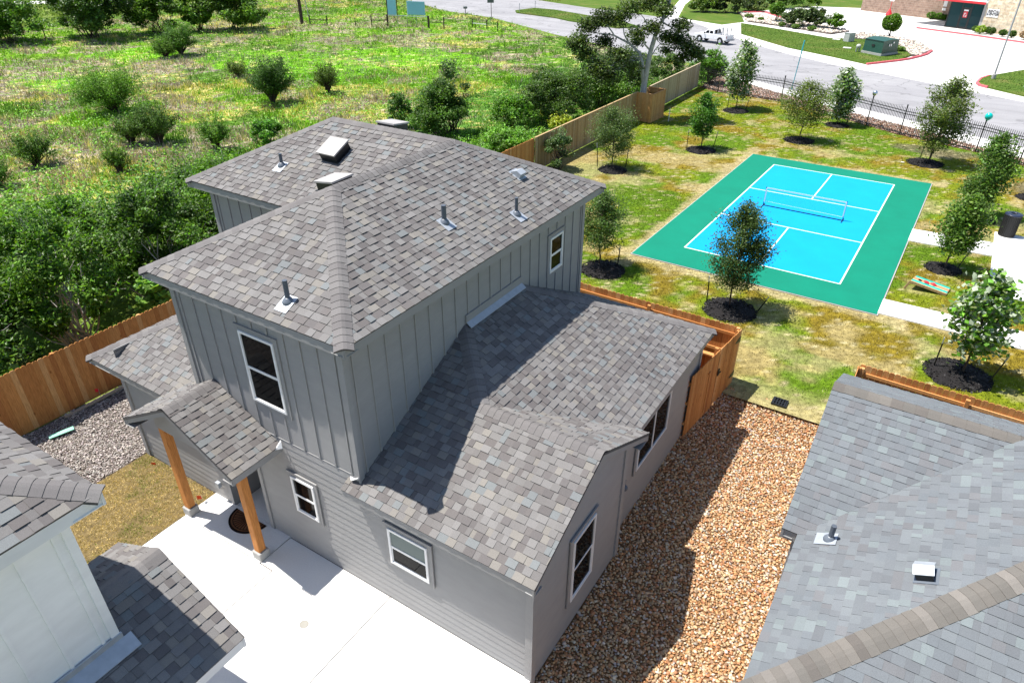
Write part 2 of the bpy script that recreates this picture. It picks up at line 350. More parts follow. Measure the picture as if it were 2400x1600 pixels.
def caps(m, p, q, nl, nr, pal, step=0.145, w=0.16):
    """overlapping ridge-cap shingles from p up to q; nl/nr: the two slope normals"""
    p, q = np.asarray(p, float), np.asarray(q, float); d = q-p; L = np.linalg.norm(d); d /= L
    sides = []
    for nn in (nl, nr):
        nn = np.asarray(nn, float); nn /= np.linalg.norm(nn); s = np.cross(nn, d); 
        if s[2] > 0: s = -s
        if abs(s[2]) < 1e-6 and len(sides): s = -sides[0][0]
        sides.append((s/np.linalg.norm(s), nn))
    upn = sides[0][1]+sides[1][1]; upn /= np.linalg.norm(upn)
    k = int(L/step)+1
    for i in range(k):
        a, b = i*step, min((i+1)*step+0.02, L); h0, h1 = 0.030, 0.022; col = pick(pal)
        A, B = p+d*a, p+d*b; w0 = w*random.uniform(0.97, 1.03)
        V = []
        for (X, h) in ((A, h0), (B, h1)):
            for (s, nn) in sides[:1]: V += [X+s*w0+nn*(h-0.01), X+s*w0*0.3+nn*h]
            V += [X+upn*(h-0.004)]
            for (s, nn) in sides[1:]: V += [X+s*w0*0.3+nn*h, X+s*w0+nn*(h-0.01)]
        V += [X-upn*0.04 for X in V[:5]]+[X-upn*0.04 for X in V[5:10]]
        F = [(j, j+1, j+6, j+5) for j in range(4)]
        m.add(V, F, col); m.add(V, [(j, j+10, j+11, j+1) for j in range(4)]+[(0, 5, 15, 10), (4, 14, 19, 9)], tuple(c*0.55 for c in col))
def nrm(pts):
    P = [np.asarray(p, float) for p in pts]; n = np.cross(P[1]-P[0], P[2]-P[0]); n /= np.linalg.norm(n); return n if n[2] > 0 else -n
def siding(m, origin, sdir, out, poly, mode='lap', step=0.17, skip=()):
    """clad convex polygon poly [(s,z)..]; lap siding or board and batten"""
    o, sd, nn = np.asarray(origin, float), np.asarray(sdir, float), np.asarray(out, float); Z = np.array((0, 0, 1.0))
    ss = [p[0] for p in poly]; zs = [p[1] for p in poly]; P3 = lambda s, z, h: o+sd*s+Z*z+nn*h
    if mode == 'lap':
        z = min(zs)
        while z < max(zs):
            c = cell(poly, min(ss)-1, max(ss)+1, z, z+step)
            if c:
                V = [P3(a, b, 0.009*(1-(b-z)/step)+0.002) for a, b in c]; W_ = [P3(a, b, -0.01) for a, b in c]; k = len(c)
                m.add(V, [tuple(range(k))]); m.add(V+W_, [(i, k+i, k+(i+1) % k, (i+1) % k) for i in range(k)])
            z += step
    else:
        m.add([P3(a, b, 0) for a, b in poly], [tuple(range(len(poly)))])
        s = min(ss)+step*0.5
        while s < max(ss)-0.05:
            c = cell(poly, s-0.02, s+0.02, min(zs), max(zs))
            if c and not any(a < s < b for a, b, _, _ in skip): m.prism([P3(a, b, -0.005) for a, b in c], nn*0.026)
            elif c:
                for a, b, z0, z1 in skip:
                    if a < s < b:
                        for lo, hi in ((min(zs), z0), (z1, max(zs))):
                            c2 = cell(poly, s-0.02, s+0.02, lo, hi)
                            if c2: m.prism([P3(i, j, -0.005) for i, j in c2], nn*0.026)
            s += step
def window(parent, origin, sdir, out, s0, s1, z0, z1, trim=0.10, kind='single', trim_mat='grey_trim', upper='glass', head=True):
    """window = painted surround (part) > white frame, pane (sub-parts)"""
    o, sd, nn = np.asarray(origin, float), np.asarray(sdir, float), np.asarray(out, float); Z = np.array((0, 0, 1.0))
    def slab(m, a, b, c, d, h0, h1): m.prism([o+sd*a+Z*c+nn*h0, o+sd*b+Z*c+nn*h0, o+sd*b+Z*d+nn*h0, o+sd*a+Z*d+nn*h0], nn*(h1-h0))
    def ring(m, a, b, c, d, w, h0, h1):
        slab(m, a, a+w, c, d, h0, h1); slab(m, b-w, b, c, d, h0, h1); slab(m, a+w, b-w, c, c+w, h0, h1-0.002); slab(m, a+w, b-w, d-w, d, h0, h1-0.002)
    m = MB(); ring(m, s0-trim, s1+trim, z0-trim, z1+trim, trim, 0.0, 0.026)
    if head: slab(m, s0-trim-0.01, s1+trim+0.01, z1+trim, z1+trim+0.015, 0.0, 0.032)
    w = m.build('window', M[trim_mat], parent)
    fr = MB(); ring(fr, s0, s1, z0, z1, 0.05, 0.0, 0.048)
    if kind == 'single':
        zm = (z0+z1)/2; slab(fr, s0+0.045, s1-0.045, zm-0.022, zm+0.022, 0.0, 0.034)
        ring(fr, s0+0.045, s1-0.045, z0+0.045, zm-0.022, 0.022, 0.0, 0.028)
    else:
        n = kind
        for i in range(1, n):
            sm = s0+(s1-s0)*i/n; slab(fr, sm-0.025, sm+0.025, z0+0.045, z1-0.045, 0.0, 0.034)
    fr.build('window_frame', M['vinyl'], w)
    for k, (a, b, c, d, mt) in enumerate(((s0+0.02, s1-0.02, z0+0.02, (z0+z1)/2, 'glass'), (s0+0.02, s1-0.02, (z0+z1)/2, z1-0.02, upper)) if kind == 'single' else ((s0+0.02, s1-0.02, z0+0.02, z1-0.02, 'glass'),)):
        g = MB(); slab(g, a, b, c, d, 0.002, 0.020 if k == 0 else 0.024); g.build('window_pane', M[mt], w)
    return w
def fascia(m, p, q, inward, h=0.17, t=0.03, soff=0.3, drop=0.0):
    p, q = np.asarray(p, float), np.asarray(q, float); inn = np.asarray(inward, float); Z = np.array((0, 0, 1.0))
    a, b = p-Z*(0.012+drop), q-Z*(0.012+drop)
    m.prism([a+inn*0.012, b+inn*0.012, b+inn*0.012-Z*h, a+inn*0.012-Z*h], inn*t)
    if soff: m.prism([a+inn*(0.012+t)-Z*(h-0.03), b+inn*(0.012+t)-Z*(h-0.03), b+inn*soff-Z*(h-0.03), a+inn*soff-Z*(h-0.03)], -Z*0.012)
def vent_pipe(parent, p, h=0.34, r=0.042, plate_n=(0, 0, 1), down=(1, 0, 0)):
    p = np.asarray(p, float); n = np.asarray(plate_n, float); n /= np.linalg.norm(n); d = np.asarray(down, float); d = d-n*(d@n); d /= np.linalg.norm(d); s = np.cross(n, d)
    m = MB(); m.tube([p, p+(0, 0, h)], r, 12); o = m.build('vent_pipe', M['pipe'], parent, False)
    m = MB(); m.lathe([(0.10, 0.0), (0.105, 0.03), (0.09, 0.06), (0.062, 0.095), (0.05, 0.11)], tuple(p+(0, 0, -0.02)), 14); m.build('pipe_boot', M['collar'], o, True)
    m = MB(); m.obox(p+n*0.022+d*0.05, s*0.14, d*0.17, n*0.003); m.build('flashing', M['galv'], o)
    return o

# ------------------------------------------------------------------ the setting: ground, paving, roads
def ground():
    xs = [-420, -18.2, -17.9, 12, 12.3, 420]; ys = [-420, -8.3, -8, 17.0, 17.3, 420]; V = []; F = []
    for j, y in enumerate(ys):
        for i, x in enumerate(xs): V.append((x, y, -0.9 if (2 <= i <= 3 and 2 <= j <= 3) else -0.035))
    for j in range(5):
        for i in range(5): a = j*6+i; F.append((a, a+1, a+7, a+6))
    m = MB(); m.add(V, F); tag(m.build('ground', M['field']), kind='structure')
ground()
LAWN = [(-18.28, 16.8), (-18.28, 57.0), (-16.45, 55.95), (-14.0, 55.7), (-11.47, 55.2), (-9.3, 54.05), (-7.15, 52.75), (-4.99, 51.4), (-2.83, 49.95), (-0.7, 49.2), (1.41, 48.3), (3.55, 46.85), (5.8, 45.4), (9.5, 43.0), (9.5, 16.8)]
sheet('yard_soil', [(-18.34, -8), (-18.34, 17.6), (-4.05, 17.6), (-4.05, -8)], -0.03, M['dirt'])
sheet('side_yard_soil', [(0.1, -8), (0.1, 17.0), (12, 17.0), (12, -8)], -0.06, M['dirt'])
def gz(x): return -0.10-0.24*np.sin(np.pi*np.clip((np.asarray(x)+3.9)/4.3, 0, 1))
def swale():
    xs = np.linspace(-3.95, 0.45, 14); ys = np.concatenate([np.linspace(-8, 15.9, 30), [16.3, 16.7, 17.0, 17.3, 17.5]]); V = []; F = []
    for y in ys:
        k = min(1, max(0, (17.3-y)/1.4))
        for x in xs: V.append((x, y, gz(x)*k-0.02))
    n = len(xs)
    for j in range(len(ys)-1):
        for i in range(n-1): a = j*n+i; F.append((a, a+1, a+n+1, a+n))
    m = MB(); m.add(V, F); tag(m.build('gravel_base', M['gravel_bed'], None, True), kind='structure')
swale()
# front patio: separate slabs with open joints
def patio():
    m = MB(); g = 0.011
    for x0, x1, y0, y1, z in ((-12.28, -9.40, -8, 5.50, 0.0), (-12.28, -9.77, 5.512, 6.36, 0.012), (-9.40+2*g, -6.90, -8, 5.512, 0.0), (-9.77+2*g, -6.90, 5.524, 6.34, 0.0), (-6.90+2*g, -3.60, -8, 6.34, 0.0)):
        m.box(x0, x1, y0, y1, -0.3, z)
    m.box(-11.55, -10.35, 6.372, 7.5, -0.3, 0.015)
    tag(m.build('patio', M['concrete']), kind='structure')
patio()
walk = MB()
for pts in ([(-0.40, 31.75), (2.71, 31.85), (2.73, 33.42), (-0.42, 33.25)], [(2.724, 28.0), (9.5, 28.1), (9.5, 34.9), (2.744, 34.85)], [(-0.47, 24.25), (9.5, 24.05), (9.5, 25.42), (-0.45, 25.47)]):
    walk.prism([(x, y, -0.1) for x, y in pts], (0, 0, 0.135))
tag(walk.build('footpath', M['walk']), kind='structure')

NEAR = [(12, 46.0), (3.81, 51.0), (0.25, 52.75), (-2.65, 54.4), (-5.06, 55.75), (-12.38, 60.3), (-15.1, 62.0), (-19.6, 65.4), (-22.3, 66.9), (-39.4, 74.45), (-42.5, 76.2), (-57.4, 85.2), (-67.7, 88.1), (-73.4, 91.5), (-82.1, 96.7), (-130, 124)]
FAR = [(12, 60.6), (3.8, 65.13), (-2.16, 68.6), (-6.84, 71.3), (-11.35, 73.55), (-16.69, 77.64), (-21.98, 82.7), (-27.5, 89.3), (-33.0, 96.0), (-37.5, 98.2), (-45, 101), (-52.06, 103.2), (-59.6, 106.5), (-64.3, 108.75), (-90, 121), (-120, 137)]
sheet('street', NEAR+FAR[::-1], -0.020, M['asphalt'])
# pale concrete verges beside the street
def band(pts, w0, w1, z): # offset band on the left of the polyline
    P = np.asarray(pts, float); n = len(P); out = [[], []]
    for i in range(n):
        d = P[min(i+1, n-1)]-P[max(i-1, 0)]; d /= np.hypot(*d); q = np.array((-d[1], d[0]))
        out[0].append(tuple(P[i]+q*w0)); out[1].append(tuple(P[i]+q*w1))
    return out[0]+out[1][::-1]
SW = [(12, 42.8), (3.81, 48.25), (0.97, 50.0), (-3.1, 52.7), (-4.76, 53.45), (-11.82, 57.85), (-17.0, 61.4), (-18.4, 63.0)]
sheet('pavement', SW+[(-18.7, 64.9)]+NEAR[:8][::-1], -0.008, M['walk'])
ROCK = [(12, 41.2), (9.5, 43.0), (5.8, 45.4), (3.55, 46.85), (1.41, 48.3), (-0.7, 49.2), (-2.83, 49.95), (-4.99, 51.4), (-7.15, 52.75), (-9.3, 54.05), (-11.47, 55.2), (-14.0, 55.7), (-16.45, 55.95), (-18.28, 57.0)]
sheet('rock_bed_soil', ROCK+[(-18.4, 63.0)]+SW[::-1][1:], -0.010, M['gravel_bed'])
FARV = [(12, 60.6), (3.8, 65.13), (-2.16, 68.6), (-6.84, 71.3), (-11.35, 73.55), (-16.69, 77.64), (-21.98, 82.7), (-27.5, 89.3), (-33, 96), (-37.5, 98.2)]
sheet('parking_lot', FARV+[(-36.2, 99.2), (-31, 109), (-28, 116), (-24, 126), (-10, 130), (30, 130), (30, 60)], -0.014, M['lot'])
sheet('sidewalk', [(-37.6, 98.0), (-43.1, 117.0), (-52, 148), (-49, 148), (-41.2, 115.4), (-36.0, 98.7)], -0.006, M['walk'])
sheet('far_verge', [(-37.9, 98.6), (-45, 101.4), (-52.06, 103.6), (-59.6, 106.9), (-64.3, 109.2), (-90, 121.6), (-90, 160), (-54, 160), (-52.1, 147), (-43.4, 117)], -0.016, M['verge'])
sheet('rental_verge', [(-35.8, 98.9), (-41.0, 115.4), (-48, 146), (-16, 150), (-15.9, 126), (-23.8, 124.3), (-28.1, 115.5), (-30.5, 109), (-27.2, 99.6), (-28.8, 95.2)], -0.004, M['verge'])
def island(name, pts, mat, z=0.13):
    m = MB(); m.prism([(x, y, -0.1) for x, y in pts], (0, 0, z+0.1)); return tag(m.build(name, M[mat]), kind='structure')
island('median', [(-58.56, 93.06), (-57.88, 97.3), (-54.3, 97.0), (-47.2, 93.7), (-40, 90.0), (-36.5, 87.0), (-38.5, 84.6), (-46.7, 87.4), (-49.7, 89.2), (-57.2, 91.2)], 'verge')
GREEN = [(-24.3, 88.4), (-17.2, 81.1), (-12.15, 77.8), (-8.56, 75.15), (-6.45, 78.8), (-5.72, 82.5), (-7.63, 89.2), (-10.3, 91.5), (-14.8, 90.0), (-21, 94.0), (-27, 97.4)]
island('green_island', GREEN, 'verge', 0.12)
ROCKI = [(-5.70, 82.5), (-5.0, 82.5), (-4.3, 87.0), (-6.05, 92.3), (-8.1, 94.5), (-12.38, 96.6), (-13.2, 94.9), (-12.5, 91.3), (-10.3, 91.52), (-7.60, 89.22)]
island('rock_island_base', ROCKI, 'dirt', 0.12)
BED = [(-30.9, 109), (-22, 104.0), (-14.0, 97.6), (-15.4, 93.8), (-21, 97.2), (-26.8, 99.8)]
island('planting_bed_base', BED, 'dirt', 0.11)
island('corner_island', [(1.11, 69.5), (0.55, 70.8), (0.75, 73.0), (1.34, 74.9), (3.8, 79.6), (12, 92), (20, 70), (12, 62.2), (3.8, 67.2)], 'verge', 0.12)
def kerb(pts, w=0.16, h=0.15, mat='redkerb', name='red_kerb'):
    m = MB()
    for a, b in zip(pts[:-1], pts[1:]): m.beam((a[0], a[1], h/2), (b[0], b[1], h/2), w, h)
    return tag(m.build(name, M[mat]), kind='structure')
kerb([(-8.6, 75.08), (-6.4, 78.75), (-5.66, 80.3), (-4.95, 82.4), (-4.45, 84.4), (-4.22, 87.0)])
kerb([(-4.22, 87.03), (-4.9, 89.4), (-6.0, 92.38), (-8.05, 94.58), (-12.4, 96.7)], 0.15, 0.145, 'lot', 'kerb')
kerb([(1.3, 69.3), (0.7, 69.9), (0.48, 70.8), (0.68, 73.0), (1.27, 74.95)])
kerb([(-7.5, 105.45), (-4.6, 103.9), (-1.2, 102.05), (1.2, 100.5), (3.8, 98.8), (9, 95.4)], 0.22)
kerb([(-31, 109.1), (-28, 112), (-22.6, 104.4)], 0.2)
tag(sheet('far_road', [(-150, 36), (-128.3, 56.2), (-117.5, 70.2), (-88, 108), (-94, 113), (-126.4, 66), (-160, 30)], -0.02, M['walk']), kind='structure')

# ------------------------------------------------------------------ the grey house
def grey_house():
    H = thing('house', 'two-storey grey house with hipped shingle roofs and a gabled porch', 'house', (-9.5, 10.5, 0))
    X, Y, Z = np.eye(3)
    zE, a = 5.985, 0.51
    A = (-9.49, 8.69, 7.311); J = (-9.49, 12.455, 7.311); K = (-13.22, 12.455, 7.311)
    fr = [(-12.09, 6.09, zE), (-6.89, 6.09, zE), A]
    rs = [(-6.89, 6.09, zE), (-6.89, 15.13, zE), J, A]
    ls = [(-12.09, 9.78, zE), (-12.09, 6.09, zE), A, J]
    f2 = [(-15.87, 9.78, zE), (-12.09, 9.78, zE), J, K]
    lh = [(-15.87, 15.13, zE), (-15.87, 9.78, zE), K]
    bk = [(-6.89, 15.13, zE), (-15.87, 15.13, zE), K, J]
    m = MB()
    for p in (fr, rs, ls, f2, lh, bk): shingles(m, p, PAL_MAIN)
    roof = m.build('roof', M['shingle'], H)
    m = MB(); N = {k: nrm(p) for k, p in dict(fr=fr, rs=rs, ls=ls, f2=f2, lh=lh, bk=bk).items()}
    caps(m, fr[1], A, N['fr'], N['rs'], CAP_MAIN); caps(m, fr[0], A, N['fr'], N['ls'], CAP_MAIN)
    caps(m, A, J, N['ls'], N['rs'], CAP_MAIN); caps(m, rs[1], J, N['rs'], N['bk'], CAP_MAIN)
    caps(m, f2[0], K, N['f2'], N['lh'], CAP_MAIN); caps(m, K, J, N['f2'], N['bk'], CAP_MAIN); caps(m, lh[0], K, N['lh'], N['bk'], CAP_MAIN)
    m.build('ridge_cap', M['shingle'], roof)
    m = MB()
    fascia(m, fr[0], fr[1], Y); fascia(m, rs[0], rs[1], -X); fascia(m, (-15.87, 9.78, zE), (-12.09, 9.78, zE), Y); fascia(m, fr[0], ls[0], X)
    fascia(m, lh[0], lh[1], X); fascia(m, bk[0], bk[1], -Y); m.build('fascia', M['grey_trim'], roof)
    # lower right roof
    R1 = 2.75; R2 = 2.70; B = (-5.99, 8.38, 3.88); G = (-3.45, 8.38, 3.88); Hh = (-7.27, 9.68, 4.53); T = (-7.27, 11.83, 4.53)
    pf = [(-7.27, 6.12, R1), (-3.45, 6.12, R1), G, (-7.27, 8.38, 3.88)]
    pr = [(-3.68, 10.74, R2), (-3.68, 15.42, R2), T, Hh, B]; pg = [(-3.45, 10.64, R1), G, B, (-3.78, 10.64, R1)][::-1]
    pb = [(-3.68, 15.42, R2), (-7.27, 15.42, R2), T]
    m = MB(); ref = pf[0]
    shingles(m, pf, PAL_MAIN); shingles(m, [(-7.27, 8.38, 3.88), B, Hh], PAL_MAIN, ref=ref); shingles(m, [(-7.55, 6.12, R1), (-7.27, 6.12, R1), (-7.27, 6.40, 2.89), (-7.55, 6.40, 2.89)], PAL_MAIN, ref=ref)
    shingles(m, pr, PAL_MAIN); shingles(m, pg, PAL_MAIN); shingles(m, pb, PAL_MAIN)
    low = m.build('roof', M['shingle'], H)
    m = MB(); nf, nr_, ng, nb = nrm(pf), nrm(pr), nrm(pg), nrm(pb)
    caps(m, B, Hh, nf, nr_, CAP_MAIN, w=0.17); caps(m, G, B, ng, nf, CAP_MAIN, w=0.17); caps(m, (-3.68, 15.42, R2), T, nr_, nb, CAP_MAIN)
    m.build('ridge_cap', M['shingle'], low)
    m = MB(); fascia(m, (-7.55, 6.12, R1), (-3.45, 6.12, R1), Y, soff=0.24); fascia(m, (-3.68, 10.74, R2), (-3.68, 15.42, R2), -X, 0.15, soff=0.16); fascia(m, pb[0], pb[1], -Y)
    for p, q in (((-3.45, 6.12, R1), G), (G, (-3.45, 10.64, R1))): fascia(m, p, q, -X, 0.17, soff=0.17)
    fascia(m, (-3.46, 10.64, R1), (-3.85, 10.64, R1), -Y, 0.17, soff=0.4)
    m.build('fascia', M['grey_trim'], low)
    # left wing roof
    gf = [(-15.75, 6.12, R1), (-11.7, 6.12, R1), (-11.7, 10.17, 4.775)]; gl = [(-15.75, 10.17, R1), (-15.75, 6.12, R1), (-11.7, 10.17, 4.775)]
    m = MB(); shingles(m, gf, PAL_MAIN); shingles(m, gl, PAL_MAIN); wing = m.build('roof', M['shingle'], H)
    m = MB(); caps(m, gf[0], gf[2], nrm(gf), nrm(gl), CAP_MAIN); m.build('ridge_cap', M['shingle'], wing)
    m = MB(); fascia(m, gf[0], gf[1], Y, soff=0.24); fascia(m, gl[0], gl[1], X, soff=0.85); m.build('fascia', M['grey_trim'], wing)
    # walls
    m = MB(); sd = lambda *k, **w: siding(m, *k, **w)
    bb = dict(mode='bb', step=0.405)
    sd((-11.7, 6.362, 0), X, -Y, [(0, 2.98), (4.43, 2.98), (4.43, 5.83), (0, 5.83)], skip=[(1.76, 2.86, 3.63, 5.41)], **bb)
    sd((-7.27, 6.362, 0), Y, X, [(0, 2.7), (8.448, 2.7), (8.448, 5.83), (0, 5.83)], skip=[(6.63, 7.44, 4.20, 5.33)], **bb)
    sd((-11.7, 6.362, 0), Y, -X, [(0, 2.7), (3.79, 2.7), (3.79, 5.83), (0, 5.83)], **bb)
    sd((-15.5, 10.15, 0), X, -Y, [(0, -0.2), (3.8, -0.2), (3.8, 5.83), (0, 5.83)], **bb)
    sd((-15.5, 10.15, 0), Y, -X, [(0, -0.2), (4.66, -0.2), (4.66, 5.83), (0, 5.83)], **bb)
    sd((-15.5, 14.81, 0), X, Y, [(0, -0.2), (8.23, -0.2), (8.23, 5.83), (0, 5.83)], **bb)
    for x, y in ((-7.27, 6.362), (-11.7, 6.362)):
        s = 1 if x > -10 else -1
        m.box(min(x, x-s*0.10), max(x, x-s*0.10), y-0.03, y, 2.98, 5.82); m.box(min(x, x+s*0.03), max(x, x+s*0.03), y-0.03, y+0.09, 2.72, 5.818)
    m.box(-7.27, -7.24, 14.72, 14.84, 2.7, 5.82); m.box(-15.53, -15.5, 10.12, 10.25, -0.2, 5.82); m.box(-15.5, -15.39, 10.12, 10.15, -0.2, 5.818)
    m.build('wall', M['grey_siding'], H)
    m = MB(); st = 0.165
    sd((-14.9, 6.362, 0), X, -Y, [(0, 0), (3.33, 0), (3.33, 2.85), (0, 2.85)], step=st)
    sd((-11.57, 6.362, 0), X, -Y, [(0, 2.15), (1.24, 2.15), (1.24, 2.98), (0, 2.98)], step=st)
    sd((-10.33, 6.362, 0), X, -Y, [(0, 0), (3.06, 0), (3.06, 2.98), (0, 2.98)], step=st)
    sd((-7.27, 6.362, 0), X, -Y, [(0, 0), (3.65, 0), (3.65, 2.84), (0, 2.84)], step=st)
    sd((-3.62, 6.362, 0), Y, X, [(0, -0.3), (3.54, -0.3), (3.54, 3.08), (2.02, 3.84), (0, 2.84)], step=st)
    sd((-3.85, 9.9, 0), X, Y, [(0, -0.3), (0.23, -0.3), (0.23, 3.0), (0, 3.0)], step=st)
    sd((-3.85, 9.9, 0), Y, X, [(0, -0.3), (5.2, -0.3), (5.2, 2.72), (0, 2.72)], step=st)
    sd((-7.27, 15.1, 0), X, Y, [(0, -0.2), (3.42, -0.2), (3.42, 2.8), (0, 2.8)], step=st)
    sd((-14.9, 6.362, 0), Y, -X, [(0, -0.1), (3.8, -0.1), (3.8, 3.1), (0, 3.1)], step=st)
    for x, y in ((-3.62, 6.362),): m.box(x-0.10, x+0.004, y-0.045, y-0.002, -0.02, 2.66); m.box(x+0.005, x+0.045, y-0.045, y+0.09, -0.3, 2.64)
    m.box(-3.62, -3.58, 9.80, 9.945, -0.3, 2.98); m.box(-3.85, -3.81, 15.02, 15.13, -0.3, 2.6); m.box(-14.94, -14.9, 6.318, 6.45, -0.05, 2.6); m.box(-14.9, -14.80, 6.318, 6.36, -0.05, 2.598)
    m.box(-11.67, -11.57, 6.33, 6.36, 0.015, 2.15); m.box(-10.33, -10.23, 6.32, 6.36, 0.015, 2.15); m.box(-11.67, -10.23, 6.31, 6.36, 2.15, 2.26)
    m.build('wall', M['grey_siding'], H)
    # recessed entry
    m = MB(); m.box(-11.62, -11.57, 6.372, 7.45, 0.0, 2.9); m.box(-10.33, -10.28, 6.372, 7.45, 0.0, 2.9); m.box(-11.62, -10.28, 7.45, 7.5, 0.0, 2.9); m.box(-11.57, -10.33, 6.38, 7.45, 2.16, 2.2)
    m.build('entry_recess', M['grey_trim'], H)
    m = MB(); m.box(-11.42, -10.48, 7.40, 7.44, 0.03, 2.07)
    for x0, x1 in ((-11.32, -11.0), (-10.9, -10.58)):
        for z0, z1 in ((0.2, 0.85), (0.95, 1.9)): m.box(x0, x1, 7.385, 7.405, z0, z1)
    d = m.build('door', M['door'], H); m = MB(); m.tube([(-10.56, 7.40, 1.0), (-10.56, 7.33, 1.0), (-10.66, 7.33, 1.0)], 0.015, 8); m.build('door_handle', M['steel'], d)
    # windows
    window(H, (0, 6.362, 0), X, -Y, -9.846, -8.932, 3.735, 5.278)
    window(H, (0, 6.338, 0), X, -Y, -9.222, -8.585, 1.165, 2.115, 0.09)
    window(H, (0, 6.338, 0), X, -Y, -6.685, -5.765, 1.187, 2.098, 0.10, upper='shade_glass')
    window(H, (-3.598, 0, 0), Y, X, 7.69, 8.556, 0.68, 2.265, 0.10)
    window(H, (-7.268, 0, 0), Y, X, 13.09, 13.70, 4.297, 5.20, 0.085)
    window(H, (-3.828, 0, 0), Y, X, 11.1, 12.9, 1.20, 2.36, 0.09, kind=2)
    # porch
    pz, px = 2.80, -11.06
    pR = [(-9.36, 5.18, pz), (-9.36, 6.35, pz), (px, 6.35, 3.72), (px, 5.18, 3.72)]; pL = [(-12.76, 6.35, pz), (-12.76, 5.18, pz), (px, 5.18, 3.72), (px, 6.35, 3.72)]
    m = MB(); shingles(m, pR, PAL_MAIN); shingles(m, pL, PAL_MAIN); shingles(m, [(-12.64, 6.35, 2.865), (-11.7, 6.35, 3.374), (-11.7, 7.37, 3.374)], PAL_MAIN, ref=pL[0])
    pr_ = m.build('porch_roof', M['shingle'], H)
    m = MB(); caps(m, (px, 5.18, 3.72), (px, 6.35, 3.72), nrm(pL), nrm(pR), CAP_MAIN, w=0.17); m.build('ridge_cap', M['shingle'], pr_)
    m = MB(); fascia(m, pR[0], pR[1], -X, 0.15, soff=0.3); fascia(m, pL[1], pL[0], X, 0.15, soff=0.3)
    for p in (pR[0], pL[1]): fascia(m, (px, 5.18, 3.72), p, Y, 0.15, soff=0)
    m.prism([(-12.45, 5.56, 2.83), (-9.67, 5.56, 2.83), (px, 5.56, 3.58)], (0, 0.05, 0)); m.box(-12.34, -9.76, 5.565, 5.755, 2.50, 2.84)
    m.box(-12.34, -12.14, 5.757, 6.33, 2.52, 2.80); m.box(-9.96, -9.76, 5.757, 6.33, 2.52, 2.80); m.box(-12.13, -9.97, 5.76, 6.33, 2.78, 2.80)
    m.build('porch_beam', M['grey_trim'], H)
    for x in (-12.22, -9.87):
        m = MB(); c = random.uniform(0.95, 1.05); m.box(x-0.085, x+0.085, 5.575, 5.745, 0.215, 2.50, (0.50*c, 0.21*c, 0.06*c)); p = m.build('porch_post', M['post'], H)
        bv = p.modifiers.new("b", 'BEVEL'); bv.width = 0.008
        m = MB(); m.box(x-0.125, x+0.125, 5.535, 5.785, -0.01, 0.215); b = m.build('post_plinth', M['plinth'], p); bv = b.modifiers.new("b", 'BEVEL'); bv.width = 0.012
    # roof furniture
    def zf2(y): return zE+0.4957*(y-9.78)
    def zrs(x): return zE+a*(-6.89-x)
    def boxvent(c, n, s, w=0.30, h=0.20):
        c = np.asarray(c, float); n = n/np.linalg.norm(n); s = np.asarray(s, float); t = np.cross(n, s)
        m = MB(); m.obox(c+n*h*0.42, s*w*0.9, t*w*0.9, n*h*0.42); m.obox(c+n*0.015, s*w*1.05, t*w*1.05, n*0.006); o = m.build('roof_vent', M['black'], H)
        m = MB(); m.obox(c+n*(h*0.9), s*w, t*w, n*0.018); m.obox(c+n*(h*0.62), s*w, t*(0.012), n*h*0.22) if False else None
        m.build('vent_hood', M['hood'], o)
    boxvent((-12.2, 11.45, zf2(11.45)), N['f2'], X, 0.29, 0.24)
    boxvent((-10.36, 9.60, zE+a*(12.09-10.36)), np.array((-0.16, -0.05, 1.0)), np.array((0.05, 1, 0.05)), 0.29, 0.22)
    boxvent((-11.75, 12.98, zE+0.4957*(15.13-12.98)), np.array((0, 0.12, 1.0)), X, 0.29, 0.26)
    vent_pipe(H, (-13.40, 10.79, zf2(10.79)), 0.30, 0.04, N['f2'], (0, -1, 0))
    vent_pipe(H, (-8.47, 6.47, zE+a*(6.47-6.09)), 0.40, 0.042, N['fr'], (0, -1, 0))
    vent_pipe(H, (-7.905, 9.99, zrs(-7.905)), 0.36, 0.05, N['rs'], (1, 0, 0)); vent_pipe(H, (-7.34, 11.745, zrs(-7.34)), 0.38, 0.036, N['rs'], (1, 0, 0))
    c = np.array((-8.1, 13.0, zrs(-8.1))); n = N['rs']; t = np.array((1, 0, -a)); t /= np.linalg.norm(t); m = MB()
    m.obox(c+n*0.012, Y*0.16, t*0.17, n*0.004); P = [c+t*0.12+n*0.01, c+t*0.12+n*0.13, c-t*0.02+n*0.14, c-t*0.14+n*0.02]; m.prism([p-Y*0.12 for p in P], Y*0.24); m.build('roof_vent', M['galv'], H)
    # flashing, kickouts, wall boxes
    m = MB(); m.box(-7.268, -7.234, 9.70, 11.82, 4.57, 4.76); m.build('wall_band', M['grey_trim'], H); m = MB(); m.prism([(-7.235, 9.70, 4.585), (-7.235, 11.83, 4.585), (-7.12, 11.83, 4.500), (-7.12, 9.70, 4.500)], (0, 0, 0.012)); m.build('flashing', M['galv'], H)
    m = MB(); m.prism([(-9.36, 6.20, 2.78), (-9.26, 6.30, 2.80), (-9.30, 6.33, 2.95)], (-0.03, 0.01, 0)); m.build('kickout_flashing', M['vinyl'], H); m = MB(); m.prism([(-7.55, 6.38, 2.9), (-7.26, 6.38, 2.92), (-7.26, 6.30, 3.02), (-7.42, 6.28, 2.9)], (0, 0.02, 0.01)); m.build('kickout_flashing', M['vinyl'], H)
    m = MB(); m.box(-12.02, -11.90, 6.25, 6.33, 0.42, 0.56); m.build('outlet_cover', M['galv'], H)
